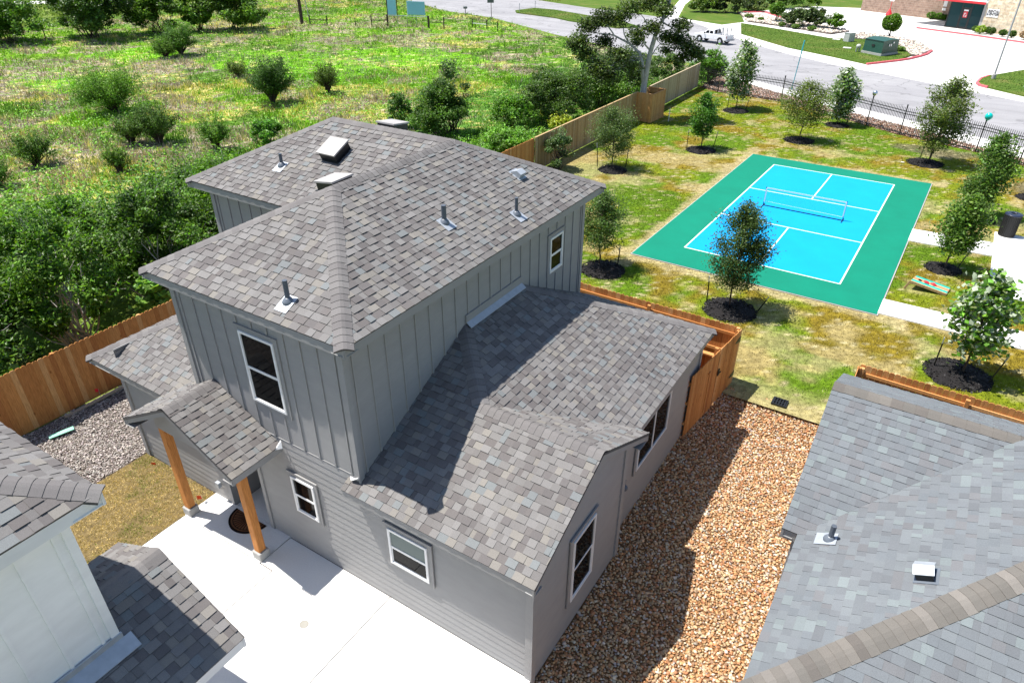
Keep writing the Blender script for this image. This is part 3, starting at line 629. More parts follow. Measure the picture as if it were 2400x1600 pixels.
    m = MB(); m.box(-3.82, -3.70, 10.12, 10.32, 1.30, 1.62); m.tube([(-3.79, 10.2, -0.25), (-3.79, 10.2, 1.3)], 0.02, 8); m.sphere((-3.68, 10.22, 1.48), 0.07, 12, 8); m.build('meter_box', M['collar'], H)
grey_house()

def blue_house():
    H = thing('house', 'single-storey house with blue-grey shingle roof and brown hip caps beside the gravel bed', 'house', (3, 9, 0))
    X, Y, Z = np.eye(3); e = 2.7
    L = [(-0.3, 9.55, e), (-0.3, 6.17, e), (4.95, 11.42, 5.325), (2.48, 12.33, 4.09)]
    F = [(-0.3, 6.17, e), (9, 6.17, e), (9, 11.42, 5.325), (4.95, 11.42, 5.325)]
    P = [(-0.56, 9.55, e), (-0.3, 9.55, e), (2.48, 12.33, 4.09), (-0.56, 12.33, 4.09)]
    Bk = [(9, 15.11, e), (-0.56, 15.11, e), (-0.56, 12.33, 4.09), (9, 12.33, 4.09)]
    m = MB(); shingles(m, L, PAL_BLUE); shingles(m, F, PAL_BLUE); shingles(m, P, PAL_BLUE); shingles(m, Bk, PAL_BLUE)
    m.poly([(2.48, 12.33, 4.08), (4.95, 11.42, 5.32), (9, 11.42, 5.32), (9, 12.33, 4.08)], (0.2, 0.2, 0.2))
    r = m.build('roof', M['shingle'], H)
    m = MB(); caps(m, (-0.3, 6.17, e), (4.95, 11.42, 5.325), nrm(F), nrm(L), CAP_BLUE, 0.14, 0.19); caps(m, (-0.56, 12.33, 4.09), (2.6, 12.33, 4.09), nrm(Bk), nrm(P), CAP_BLUE, 0.2, 0.17); m.build('ridge_cap', M['shingle'], r)
    m = MB(); fascia(m, (-0.56, 9.55, e), (-0.31, 9.55, e), Y, 0.2, soff=0.3); fascia(m, (-0.3, 6.17, e), (-0.3, 9.54, e), X); fascia(m, (-0.3, 6.17, e), (9, 6.17, e), Y)
    fascia(m, (-0.56, 9.55, e), (-0.56, 12.33, 4.09), X, soff=0.2); fascia(m, (-0.56, 12.33, 4.09), (-0.56, 15.11, e), X, soff=0.2); fascia(m, (-0.56, 15.11, e), (9, 15.11, e), -Y); m.build('fascia', M['grey_trim'], r)
    m = MB(); st = 0.17
    siding(m, (-0.02, 6.45, 0), Y, -X, [(0, -0.3), (3.4, -0.3), (3.4, 2.65), (0, 2.65)], step=st); siding(m, (-0.36, 9.85, 0), Y, -X, [(0, -0.3), (4.96, -0.3), (4.96, 2.75), (2.48, 3.98), (0, 2.75)], step=st)
    siding(m, (-0.36, 9.85, 0), X, -Y, [(0, -0.3), (0.34, -0.3), (0.34, 2.65), (0, 2.65)], step=st); siding(m, (-0.02, 6.45, 0), X, -Y, [(0, -0.3), (9, -0.3), (9, 2.65), (0, 2.65)], step=st); siding(m, (-0.36, 14.8, 0), X, Y, [(0, -0.3), (9.3, -0.3), (9.3, 2.65), (0, 2.65)], step=st)
    m.build('wall', M['grey_siding'], H)
    nL = nrm(L); vent_pipe(H, (0.18, 9.45, e+0.5*0.48), 0.32, 0.042, nL, (-1, 0, 0))
    c = np.array((1.48, 8.78, e+0.5*1.78)); t = np.array((-1, 0, -0.5)); t /= np.linalg.norm(t); m = MB()
    m.obox(c+nL*0.012, Y*0.17, t*0.16, nL*0.004); o = m.build('roof_vent', M['collar'], H)
    m = MB(); m.prism([c+nL*0.02-Y*0.12+t*0.12, c+nL*0.02+Y*0.12+t*0.12, c+nL*0.12+Y*0.12+t*0.12, c+nL*0.17+t*0.12, c+nL*0.12-Y*0.12+t*0.12], -t*0.22); m.build('vent_throat', M['black'], o)
    m = MB()
    for s in (-1, 1): m.prism([c+nL*0.19+t*0.14, c+nL*0.13+Y*0.14*s+t*0.14, c+nL*0.13+Y*0.14*s-t*0.13, c+nL*0.19-t*0.13], nL*0.012)
    m.build('vent_hood', M['galv'], o)
blue_house()

def white_house():
    H = thing('house', 'white board-and-batten house with dark shingle roof and a lower gabled roof, cropped at the corner', 'house', (-9, -1, 0))
    X, Y, Z = np.eye(3); e = 5.72
    E_ = [(-7.40, -6, e), (-7.40, 2.50, e), (-10, -0.1, 7.046), (-10, -6, 7.046)]; N_ = [(-7.4, 2.5, e), (-12.6, 2.5, e), (-10, -0.1, 7.046)]; W_ = [(-12.6, 2.5, e), (-12.6, -6, e), (-10, -6, 7.046), (-10, -0.1, 7.046)]
    m = MB(); [shingles(m, p, PAL_MAIN) for p in (E_, N_, W_)]; r = m.build('roof', M['shingle'], H)
    m = MB(); caps(m, (-7.4, 2.5, e), (-10, -0.1, 7.046), nrm(E_), nrm(N_), CAP_MAIN); caps(m, (-12.6, 2.5, e), (-10, -0.1, 7.046), nrm(N_), nrm(W_), CAP_MAIN); caps(m, (-10, -0.1, 7.046), (-10, -6, 7.046), nrm(E_), nrm(W_), CAP_MAIN); m.build('ridge_cap', M['shingle'], r)
    m = MB(); fascia(m, (-7.4, -6, e), (-7.4, 2.5, e), -X, 0.19, soff=0.25); fascia(m, (-7.4, 2.5, e), (-12.6, 2.5, e), -Y, 0.19, soff=0.4); m.build('fascia', M['white_trim'], r)
    lr = [(-6.6, -6, 2.7), (-6.6, 3.2, 2.7), (-8.26, 3.2, 3.53), (-8.26, -6, 3.53)]; ll = [(-9.65, 3.2, 2.835), (-9.65, -6, 2.835), (-8.26, -6, 3.53), (-8.26, 3.2, 3.53)]
    m = MB(); shingles(m, lr, PAL_MAIN); shingles(m, ll, PAL_MAIN); p = m.build('porch_roof', M['shingle'], H)
    m = MB(); caps(m, (-8.26, 3.2, 3.53), (-8.26, 1.6, 3.53), nrm(lr), nrm(ll), CAP_MAIN, 0.3, 0.19); m.build('ridge_cap', M['shingle'], p)
    m = MB(); fascia(m, lr[0], lr[1], -X, 0.17); fascia(m, ll[1], ll[0], X, 0.17); fascia(m, (-6.6, 3.2, 2.7), (-8.26, 3.2, 3.53), -Y, soff=0); fascia(m, (-8.26, 3.2, 3.53), (-9.65, 3.2, 2.835), -Y, soff=0)
    m.box(-6.98, -6.78, -6, 2.95, 2.40, 2.66); m.build('porch_beam', M['white_trim'], H)
    m = MB(); siding(m, (-7.62, 2.1, 0), -Y, X, [(0, 2.4), (8, 2.4), (8, 5.57), (0, 5.57)], mode='bb', step=0.415); siding(m, (-7.62, 2.1, 0), -X, Y, [(0, -0.1), (4.8, -0.1), (4.8, 5.57), (0, 5.57)], mode='bb', step=0.415)
    m.box(-7.62, -7.588, 1.99, 2.1, 2.6, 5.56); m.prism([(-9.5, 2.86, 2.62), (-6.8, 2.86, 2.62), (-6.8, 2.86, 2.78), (-8.26, 2.86, 3.47), (-9.5, 2.86, 2.85)], (0, 0.06, 0)); m.box(-9.4, -7.62, 2.11, 2.84, -0.1, 2.7); m.build('wall', M['white_siding'], H)
    m = MB(); m.box(-7.6, -7.57, -6, 2.12, 3.18, 3.36); m.prism([(-7.57, -6, 3.26), (-7.57, 2.22, 3.26), (-7.38, 2.22, 3.125), (-7.38, -6, 3.125)], (0, 0, 0.012)); m.build('flashing', M['galv'], H)
    m = MB(); m.box(-6.97, -6.79, 2.10, 2.28, 0.0, 2.40, (0.50, 0.21, 0.06)); m.build('porch_post', M['post'], H)
white_house()

# ------------------------------------------------------------------ loose stones, grass, weeds (uncountable stuff)
def icos():
    t = (1+5**0.5)/2
    V = np.array([(-1, t, 0), (1, t, 0), (-1, -t, 0), (1, -t, 0), (0, -1, t), (0, 1, t), (0, -1, -t), (0, 1, -t), (t, 0, -1), (t, 0, 1), (-t, 0, -1), (-t, 0, 1)], float)
    F = np.array([(0, 11, 5), (0, 5, 1), (0, 1, 7), (0, 7, 10), (0, 10, 11), (1, 5, 9), (5, 11, 4), (11, 10, 2), (10, 7, 6), (7, 1, 8), (3, 9, 4), (3, 4, 2), (3, 2, 6), (3, 6, 8), (3, 8, 9), (4, 9, 5), (2, 4, 11), (6, 2, 10), (8, 6, 7), (9, 8, 1)])
    return V/np.linalg.norm(V[0]), F
IV, IF = icos()
def stones(name, P, size, cols, mat, flat=0.62, smooth=True, jit=0.16, **tags):
    n = len(P); V = np.repeat(IV[None], n, 0)*(1+RNG.normal(0, jit, (n, 12, 1)))
    sc = np.stack([RNG.uniform(0.8, 1.35, n), RNG.uniform(0.65, 1.0, n), RNG.uniform(0.7, 1.1, n)*flat], 1)*np.asarray(size)[:, None]
    V = V*sc[:, None]
    a = RNG.uniform(0, 6.28, n); b = RNG.normal(0, 0.35, n); ca, sa, cb, sb = np.cos(a), np.sin(a), np.cos(b), np.sin(b)
    x, y, z = V[..., 0], V[..., 1], V[..., 2]
    y, z = y*cb[:, None]-z*sb[:, None], y*sb[:, None]+z*cb[:, None]; x, y = x*ca[:, None]-y*sa[:, None], x*sa[:, None]+y*ca[:, None]
    V = np.stack([x, y, z], -1)+np.asarray(P)[:, None]
    F = (IF[None]+(np.arange(n)*12)[:, None, None]).reshape(-1)
    o = fast(name, V.reshape(-1, 3), F, np.full(n*20, 3), np.repeat(cols, 12, 0), M[mat], None, smooth)
    return tag(o, tags.get('label'), tags.get('cat'), None, tags.get('kind', 'stuff'))
def palette(pal, n, j=0.12):
    P = np.array([p[0] for p in pal], float); w = np.array([p[1] for p in pal], float); i = RNG.choice(len(P), n, p=w/w.sum())
    return np.clip(P[i]*RNG.uniform(1-j, 1+j, (n, 1))*RNG.uniform(0.95, 1.05, (n, 3)), 0.002, 0.95)
def jgrid(x0, x1, y0, y1, s):
    xs, ys = np.meshgrid(np.arange(x0, x1, s), np.arange(y0, y1, s)); p = np.stack([xs.ravel(), ys.ravel()], 1)
    return p+RNG.uniform(-0.55, 0.55, p.shape)*s
RIVER = [((0.47, 0.26, 0.12), 5), ((0.54, 0.37, 0.21), 5), ((0.38, 0.18, 0.08), 4), ((0.58, 0.49, 0.38), 3.5), ((0.25, 0.15, 0.09), 2.5), ((0.46, 0.33, 0.20), 4), ((0.40, 0.35, 0.31), 1.5), ((0.47, 0.21, 0.10), 1.5)]
p = jgrid(-3.85, 0.3, 3.2, 17.3, 0.047); k = np.clip((17.3-p[:, 1])/1.4, 0, 1)
keep = ~((p[:, 0] < -3.6) & (p[:, 1] < 9.9)) & (p[:, 1]+0.35*(fbm(p[:, 0], p[:, 1], 0.8)-0.5) < 17.05+0.12*np.sin(p[:, 0]*5))
p, k = p[keep], k[keep]; sz = RNG.uniform(0.020, 0.039, len(p))*RNG.choice([1, 1, 1, 1, 1.3], len(p))
stones('river_gravel', np.column_stack([p, gz(p[:, 0])*k-0.008+RNG.uniform(0, 0.02, len(p))]), sz, palette(RIVER, len(p), 0.25), 'stone', label='tan and orange river pebbles filling the strip between the two houses', cat='gravel')
GREYCHIP = [((0.31, 0.27, 0.245), 4), ((0.40, 0.355, 0.325), 4), ((0.22, 0.19, 0.17), 3), ((0.50, 0.45, 0.41), 1.6), ((0.14, 0.12, 0.105), 1.5)]
p = jgrid(-18.25, -14.97, 0.5, 10, 0.034); p = p[(p[:, 0] < -15.0)]
stones('crushed_stone', np.column_stack([p, RNG.uniform(-0.015, 0.02, len(p))+0.10*(fbm(p[:, 0], p[:, 1], 0.7)-0.45)]), RNG.uniform(0.010, 0.026, len(p))*RNG.choice([1, 1, 1, 1.5], len(p)), palette(GREYCHIP, len(p), 0.25), 'chip', flat=0.5, smooth=False, label='grey-brown crushed stone along the cedar fence', cat='crushed stone')
REDROCK = [((0.34, 0.215, 0.16), 4), ((0.44, 0.32, 0.26), 3), ((0.24, 0.145, 0.11), 2), ((0.50, 0.42, 0.36), 2), ((0.22, 0.20, 0.185), 2)]
bedp = ROCK+[(-18.4, 63.0)]+SW[::-1][1:]
p = jgrid(-18.6, 9.5, 43, 63, 0.125); p = p[inside(p[:, 0], p[:, 1], bedp)]
stones('river_rock', np.column_stack([p, RNG.uniform(0.0, 0.05, len(p))]), RNG.uniform(0.045, 0.085, len(p)), palette(REDROCK, len(p), 0.25), 'rock', label='reddish river rock strip under the black iron fence', cat='river rock')
PALE = [((0.52, 0.45, 0.38), 4), ((0.62, 0.55, 0.47), 3), ((0.38, 0.32, 0.27), 2), ((0.70, 0.64, 0.56), 2)]
for poly, nm, lb in ((ROCKI, 'pale_rock', 'pale landscape rock behind the green cabinet on the kerbed island'), (BED, 'pale_rock', 'pale tan rock mulch around the clipped hedge')):
    q = np.array(poly); p = jgrid(q[:, 0].min(), q[:, 0].max(), q[:, 1].min(), q[:, 1].max(), 0.30); p = p[inside(p[:, 0], p[:, 1], poly)]
    stones(nm, np.column_stack([p, 0.12+RNG.uniform(0.0, 0.06, len(p))]), RNG.uniform(0.12, 0.22, len(p)), palette(PALE, len(p), 0.2), 'rock', label=lb, cat='rock mulch')

def blades(name, P, h, w, cols, nb, lean, mat, spread=0.05, label=None, cat=None, kind='stuff', parent=None, build=True):
    """tufts of nb tapering grass blades at points P (n,3)"""
    n = len(P); P = np.repeat(P, nb, 0); h = np.repeat(h, nb)*RNG.uniform(0.6, 1.15, n*nb); w = np.repeat(w, nb); C = np.repeat(cols, nb, 0)*RNG.uniform(0.8, 1.2, (n*nb, 1))
    N = n*nb; a = RNG.uniform(0, 6.283, N); th = RNG.uniform(0, 6.283, N); ln = np.abs(RNG.normal(0, lean, N))
    base = P+np.column_stack([RNG.normal(0, spread, (N, 2)), np.zeros(N)])
    tip = base+np.column_stack([np.cos(th)*ln*h, np.sin(th)*ln*h, h*np.sqrt(np.clip(1-np.minimum(ln, 0.9)**2, 0.1, 1))])
    sd = np.column_stack([np.cos(a), np.sin(a), np.zeros(N)])*w[:, None]*0.5
    V = np.stack([base-sd, base+sd, tip], 1).reshape(-1, 3)
    return tag(fast(name, V, np.arange(3*N), np.full(N, 3), np.repeat(C, 3, 0), M[mat], parent), label, cat, None, kind)

def leafgeo(P, size, cols, up=0.35, aspect=0.5, droop=0.0):
    n = len(P); nr = RNG.normal(0, 1, (n, 3)); nr /= np.linalg.norm(nr, axis=1)[:, None]; nr[:, 2] = np.abs(nr[:, 2])+up; nr /= np.linalg.norm(nr, axis=1)[:, None]
    r = RNG.normal(0, 1, (n, 3)); t = np.cross(nr, r); t /= np.linalg.norm(t, axis=1)[:, None]; b = np.cross(nr, t)
    s = np.asarray(size)[:, None] if np.ndim(size) else np.full((n, 1), size)
    V = np.stack([P-t*s, P-b*s*aspect-nr*s*0.12, P+t*s, P+b*s*aspect-nr*s*0.12], 1).reshape(-1, 3)
    return V, np.repeat(cols, 4, 0)
def leaves_obj(name, P, size, cols, mat, parent=None, up=0.35, aspect=0.5):
    V, C = leafgeo(P, size, cols, up, aspect); n = len(P)
    return fast(name, V, np.arange(4*n), np.full(n, 4), C, M[mat], parent)
def green(n, base, var=0.25, hue=0.12):
    b = np.array(base, float); c = b[None]*RNG.lognormal(0, var, (n, 1)); c[:, 0] *= RNG.uniform(1-hue, 1+2.2*hue, n); c[:, 2] *= RNG.uniform(0.7, 1.0, n); return np.clip(c*np.array((1.55, 1.5, 1.1)), 0.004, 0.8)

# --- meadow: short weeds and grass over the vacant field
SHRUBS = []
def field_cols(x, y):
    n = len(x); g = fbm(x, y, 9, 1); d = fbm(x, y, 4.5, 5); q = fbm(x, y, 2.2, 9)
    c = np.where((g > 0.5)[:, None], np.array((0.095, 0.20, 0.014)), np.array((0.065, 0.135, 0.018)))
    straw = (d > 0.62)
    for cx, cy, rx, ry in ((-36, 38, 9, 6), (-29, 45, 6, 3), (-52, 33, 4, 3), (-63, 27, 7, 3), (-60, 36, 4, 3), (-45, 30, 4, 3)): straw |= (((x-cx)/rx)**2+((y-cy)/ry)**2 < 0.6+0.8*q)
    vivid = np.zeros(n, bool)
    for cx, cy, rx, ry in ((-53, 46, 11, 6), (-63, 31, 7, 4), (-46, 55, 9, 5), (-70, 40, 4, 6)): vivid |= (((x-cx)/rx)**2+((y-cy)/ry)**2 < 0.5+0.9*q)
    grey = ((fbm(x, y, 3.0, 21) > 0.57) | (fbm(x, y, 1.2, 27) > 0.68)) & ~vivid
    for cx, cy, rx, ry in ((-70, 33, 6, 6), (-47, 20, 7, 3), (-40, 16, 5, 3), (-38, 27, 4, 2), (-50, 40, 5, 1.5), (-52, 62, 9, 2), (-35, 55, 5, 2)): grey |= (((x-cx)/rx)**2+((y-cy)/ry)**2 < 0.3+0.9*q)
    c = np.where((straw & (RNG.random(n) < 0.6))[:, None], np.array((0.29, 0.28, 0.10)), c)
    c = np.where((vivid & (RNG.random(n) < 0.6))[:, None], np.array((0.11, 0.27, 0.012)), c)
    c = np.where((grey & (RNG.random(n) < 0.68))[:, None], np.array((0.185, 0.168, 0.140)), c)
    c = np.where((RNG.random(n) < 0.05)[:, None], np.array((0.36, 0.34, 0.20)), c)
    dk = (q < 0.40) & ~vivid; c = np.where((dk & (RNG.random(n) < 0.7))[:, None], c*0.72, c)
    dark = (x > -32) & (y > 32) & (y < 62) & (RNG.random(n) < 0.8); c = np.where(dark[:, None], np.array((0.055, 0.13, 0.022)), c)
    return c*np.array((2.0, 1.85, 1.7))*RNG.lognormal(0, 0.22, (n, 1)), grey, vivid
MEADOW = [(-18.6, 24), (-18.6, 64.8), (-22.5, 66.4), (-42.7, 75.6), (-57.6, 84.5), (-68, 87.4), (-80, 93), (-100, 90), (-100, 30), (-60, 8), (-33, 4), (-24, 16)]
def colour_grid(name, x0, x1, y0, y1, st, z, poly, fn, mat):
    xs, ys = np.arange(x0, x1+st, st), np.arange(y0, y1+st, st); X, Y = np.meshgrid(xs, ys); nx = len(xs); V = np.column_stack([X.ravel(), Y.ravel(), np.full(X.size, z)]); c = fn(V[:, 0], V[:, 1])
    i, j = np.meshgrid(np.arange(nx-1), np.arange(len(ys)-1)); a = (j*nx+i).ravel(); ok = inside(V[a, 0]+st/2, V[a, 1]+st/2, poly); a = a[ok]; F = np.column_stack([a, a+1, a+nx+1, a+nx]).ravel()
    return tag(fast(name, V, F, np.full(len(a), 4), c, M[mat], None, True), kind='structure')
colour_grid('field', -101, -18.2, 4, 95, 0.35, -0.030, MEADOW, lambda x, y: field_cols(x, y)[0]*0.7, 'turf')
def meadow():
    Ps = []
    for s, ymax in ((0.16, 40), (0.22, 70), (0.40, 200)):
        p = jgrid(-100, -18.4, 4, 94, s); d = np.hypot(p[:, 0], p[:, 1]); lo = {0.16: 0, 0.22: 44, 0.40: 66}[s]; hi = {0.16: 44, 0.22: 66, 0.40: 200}[s]
        p = p[(d >= lo) & (d < hi) & inside(p[:, 0], p[:, 1], MEADOW)]; Ps.append(p)
    p = np.vstack(Ps); d = np.hypot(p[:, 0], p[:, 1]); c, grey, viv = field_cols(p[:, 0], p[:, 1])
    lump = fbm(p[:, 0], p[:, 1], 1.3, 31)
    h = (0.12+0.85*np.clip(lump-0.42, 0, 1))*RNG.uniform(0.7, 1.4, len(p)); h = np.where(grey, h*1.15, h)
    blades('meadow_weeds', np.column_stack([p, np.full(len(p), -0.04)]), h, 0.030+0.0009*d, c, 4, 0.6, 'grassblade', 0.10, 'tall mixed green, straw and grey-dry weeds filling the vacant field', 'weeds')
    # broad-leaved weeds
    q = p[RNG.random(len(p)) < 0.16]; f = fbm(q[:, 0], q[:, 1], 3, 41); q = q[f > 0.42]
    q = np.repeat(q, 5, 0)+RNG.normal(0, 0.14, (len(q)*5, 2)); L = leafgeo(np.column_stack([q, RNG.uniform(0.1, 0.45, len(q))]), RNG.uniform(0.05, 0.10, len(q)), green(len(q), (0.11, 0.26, 0.035), 0.3), 0.6, 0.6)
    tag(fast('broadleaf_weeds', L[0], np.arange(len(L[0])), np.full(len(q), 4), L[1], M['leaf']), 'broad-leaved green weeds scattered through the vacant field', 'weeds', None, 'stuff')
    # dead stems
    q = jgrid(-75, -22, 8, 60, 0.55); q = q[inside(q[:, 0], q[:, 1], MEADOW)]; q = q[fbm(q[:, 0], q[:, 1], 3.0, 21) > 0.52]
    blades('dry_stems', np.column_stack([q, np.zeros(len(q))]), RNG.uniform(0.3, 0.7, len(q)), np.full(len(q), 0.035), palette([((0.33, 0.29, 0.28), 3), ((0.45, 0.40, 0.36), 2), ((0.20, 0.17, 0.17), 2)], len(q)), 4, 0.9, 'grassblade', 0.15, 'grey dead stalks standing in the vacant field', 'dead stalks')
meadow()
def far_grass():
    p = np.column_stack([RNG.uniform(-190, -60, 60000), RNG.uniform(10, 190, 60000)]); p = p[~inside(p[:, 0], p[:, 1], MEADOW)]; p = p[~inside(p[:, 0], p[:, 1], NEAR+FAR[::-1])]
    p = p[~inside(p[:, 0], p[:, 1], [(-150, 36), (-128.3, 56.2), (-117.5, 70.2), (-88, 108), (-94, 113), (-126.4, 66), (-160, 30)])]
    p = p[~inside(p[:, 0], p[:, 1], [(-37.6, 98.0), (-43.1, 117.0), (-70, 190), (-30, 190), (-36, 98)])]
    g = fbm(p[:, 0], p[:, 1], 14, 3); c = np.where((g > 0.52)[:, None], np.array((0.25, 0.30, 0.075)), np.array((0.19, 0.27, 0.05)))*RNG.lognormal(0, 0.15, (len(p), 1))
    blades('pasture_grass', np.column_stack([p, np.full(len(p), -0.03)]), RNG.uniform(0.15, 0.35, len(p)), np.full(len(p), 0.22), c, 3, 0.7, 'grassblade', 0.3, 'smooth olive pasture grass beyond the vacant field', 'grass')
far_grass()
COURT = [(-9.60, 24.2), (-0.45, 24.1), (-0.20, 40.45), (-9.37, 40.7)]
PATHS = [[(-0.40, 31.7), (2.71, 31.8), (2.73, 33.46), (-0.42, 33.3)], [(2.70, 27.95), (9.6, 28.0), (9.6, 35), (2.70, 34.9)], [(-0.5, 24.2), (9.5, 24.0), (9.5, 25.46), (-0.5, 25.5)]]
MULCH = []
def lawn_cols(x, y):
    n = len(x); a = fbm(x, y, 2.6, 2); b = fbm(x, y, 1.7, 6); c = fbm(x, y, 4.5, 12); s = fbm(x, y, 0.8, 15); sm = lambda v, lo, hi: np.clip((v-lo)/(hi-lo), 0, 1)[:, None]
    col = np.array((0.100, 0.178, 0.009))+(np.array((0.165, 0.200, 0.010))-np.array((0.100, 0.178, 0.009)))*sm(a, 0.42, 0.60)
    col = col+(np.array((0.225, 0.135, 0.020))-col)*sm(b+0.5*(a-0.5)+0.35*(c-0.5), 0.50, 0.66)*0.70
    edge = np.where((y > 23) & (y < 42) & (x < -9.3), np.abs(x+9.5), 9); edge = np.minimum(edge, np.where((x > -10.5) & (x < 0.5), np.minimum(np.abs(y-24.1), np.abs(y-40.6)), 9))
    w = np.maximum.reduce([sm(c+0.45*(s-0.5), 0.60, 0.72)*0.55, sm(0.9*s+0.15-edge, 0.0, 0.25)*0.85, sm(18.1+1.0*s-y, 0.0, 1.2)*(x > -4)[:, None]*0.8, sm(b, 0.55, 0.65)*((y < 21) & (x > -4))[:, None]*0.45, sm(s+0.3*(b-0.5), 0.66, 0.74)*0.55])
    col = col+(np.array((0.40, 0.33, 0.17))-col)*w
    soil = sm(0.4+0.9*s-(((x+0.6)/2.6)**2+((y-47.2)/1.3)**2), 0, 0.3)+sm(0.3+0.9*s-(((x-4.6)/2.0)**2+((y-42.5)/2.2)**2), 0, 0.3); col = col+(np.array((0.13, 0.115, 0.075))-col)*np.clip(soil, 0, 1)*0.75
    col = np.where((RNG.random(n) < 0.06)[:, None], np.array((0.40, 0.35, 0.19)), col)
    return col*RNG.lognormal(0, 0.17, (n, 1)), w[:, 0] > 0.4
colour_grid('lawn', -18.3, 9.6, 16.8, 57.2, 0.15, -0.012, LAWN, lambda x, y: lawn_cols(x, y)[0]*0.85, 'turf')
def lawn_blades():
    Ps = []
    for s, lo, hi in ((0.085, 0, 34), (0.14, 34, 90)):
        p = jgrid(-18.25, 9.4, 16.5, 57, s); d = np.hypot(p[:, 0], p[:, 1]); Ps.append(p[(d >= lo) & (d < hi)])
    p = np.vstack(Ps); ok = inside(p[:, 0], p[:, 1], LAWN) | ((p[:, 1] < 17.05) & (p[:, 1] > 16.6) & (p[:, 0] > -3.5) & (p[:, 0] < 0.2) & (RNG.random(len(p)) < 0.35))
    for q in [COURT]+PATHS: ok &= ~inside(p[:, 0], p[:, 1], q)
    for cx, cy, r in MULCH: ok &= np.hypot(p[:, 0]-cx, p[:, 1]-cy) > r*0.96
    ok &= ~((p[:, 0] > -0.6) & (p[:, 1] < 17.0)); p = p[ok]; d = np.hypot(p[:, 0], p[:, 1]); c, dr = lawn_cols(p[:, 0], p[:, 1])
    h = np.where(dr, 0.035, 0.055)*RNG.uniform(0.6, 1.4, len(p))
    blades('lawn_blades', np.column_stack([p, np.full(len(p), -0.012)]), h, 0.012+0.0005*d, c, 3, 0.8, 'grassblade', 0.03, 'short patchy lawn grass around the ball court, green with straw spots', 'grass')
    v = []
    for poly, z in ((GREEN, 0.12), ([(1.2, 69.6), (0.65, 70.8), (0.85, 73.0), (1.44, 74.8), (3.8, 79.4), (12, 91.8), (19, 70), (12, 62.6), (3.8, 67.5)], 0.12), ([(-58.3, 93.1), (-57.8, 97.2), (-54.3, 96.9), (-47.2, 93.6), (-40, 89.9), (-36.8, 87.0), (-38.5, 84.8), (-46.7, 87.6), (-49.7, 89.4), (-57.2, 91.4)], 0.13)):
        q = np.array(poly); g = jgrid(q[:, 0].min(), q[:, 0].max(), q[:, 1].min(), q[:, 1].max(), 0.22); g = g[inside(g[:, 0], g[:, 1], poly)]; v.append(np.column_stack([g, np.full(len(g), z)]))
    v = np.vstack(v); g = fbm(v[:, 0], v[:, 1], 2.5, 8); c = np.where((g > 0.5)[:, None], np.array((0.085, 0.15, 0.022)), np.array((0.065, 0.125, 0.016)))*RNG.lognormal(0, 0.2, (len(v), 1))
    blades('verge_blades', v, RNG.uniform(0.03, 0.07, len(v)), np.full(len(v), 0.07), c, 3, 0.7, 'grassblade', 0.1, 'mown green grass on the kerbed islands across the street', 'grass')
def sod():
    p = jgrid(-14.97, -12.31, 0.5, 6.31, 0.040); sx = np.abs(((p[:, 0]+14.97) / 0.62) % 1-0.5); sy = np.abs(((p[:, 1]+0.31*np.floor((p[:, 0]+14.97)/0.62)) / 1.15) % 1-0.5)
    seam = (sx > 0.445) | (sy > 0.472); p = p[~seam]; g = fbm(p[:, 0], p[:, 1], 0.9, 4); n = len(p)
    c = np.where((g+RNG.normal(0, 0.08, n) > 0.57)[:, None], np.array((0.24, 0.26, 0.05)), np.array((0.60, 0.46, 0.20)))*RNG.lognormal(0, 0.2, (n, 1))
    blades('sod', np.column_stack([p, np.full(n, 0.0)]), RNG.uniform(0.03, 0.06, n), np.full(n, 0.016), c, 4, 0.9, 'grassblade', 0.025, 'freshly laid tan and green sod strips beside the patio', 'sod')
sheet('sod_base', [(-14.97, -8), (-12.29, -8), (-12.29, 6.33), (-14.97, 6.33)], 0.004, plain('sod_thatch', (0.15, 0.11, 0.05), 0.95, 0.1, var=0.4, scale=9))
sod()

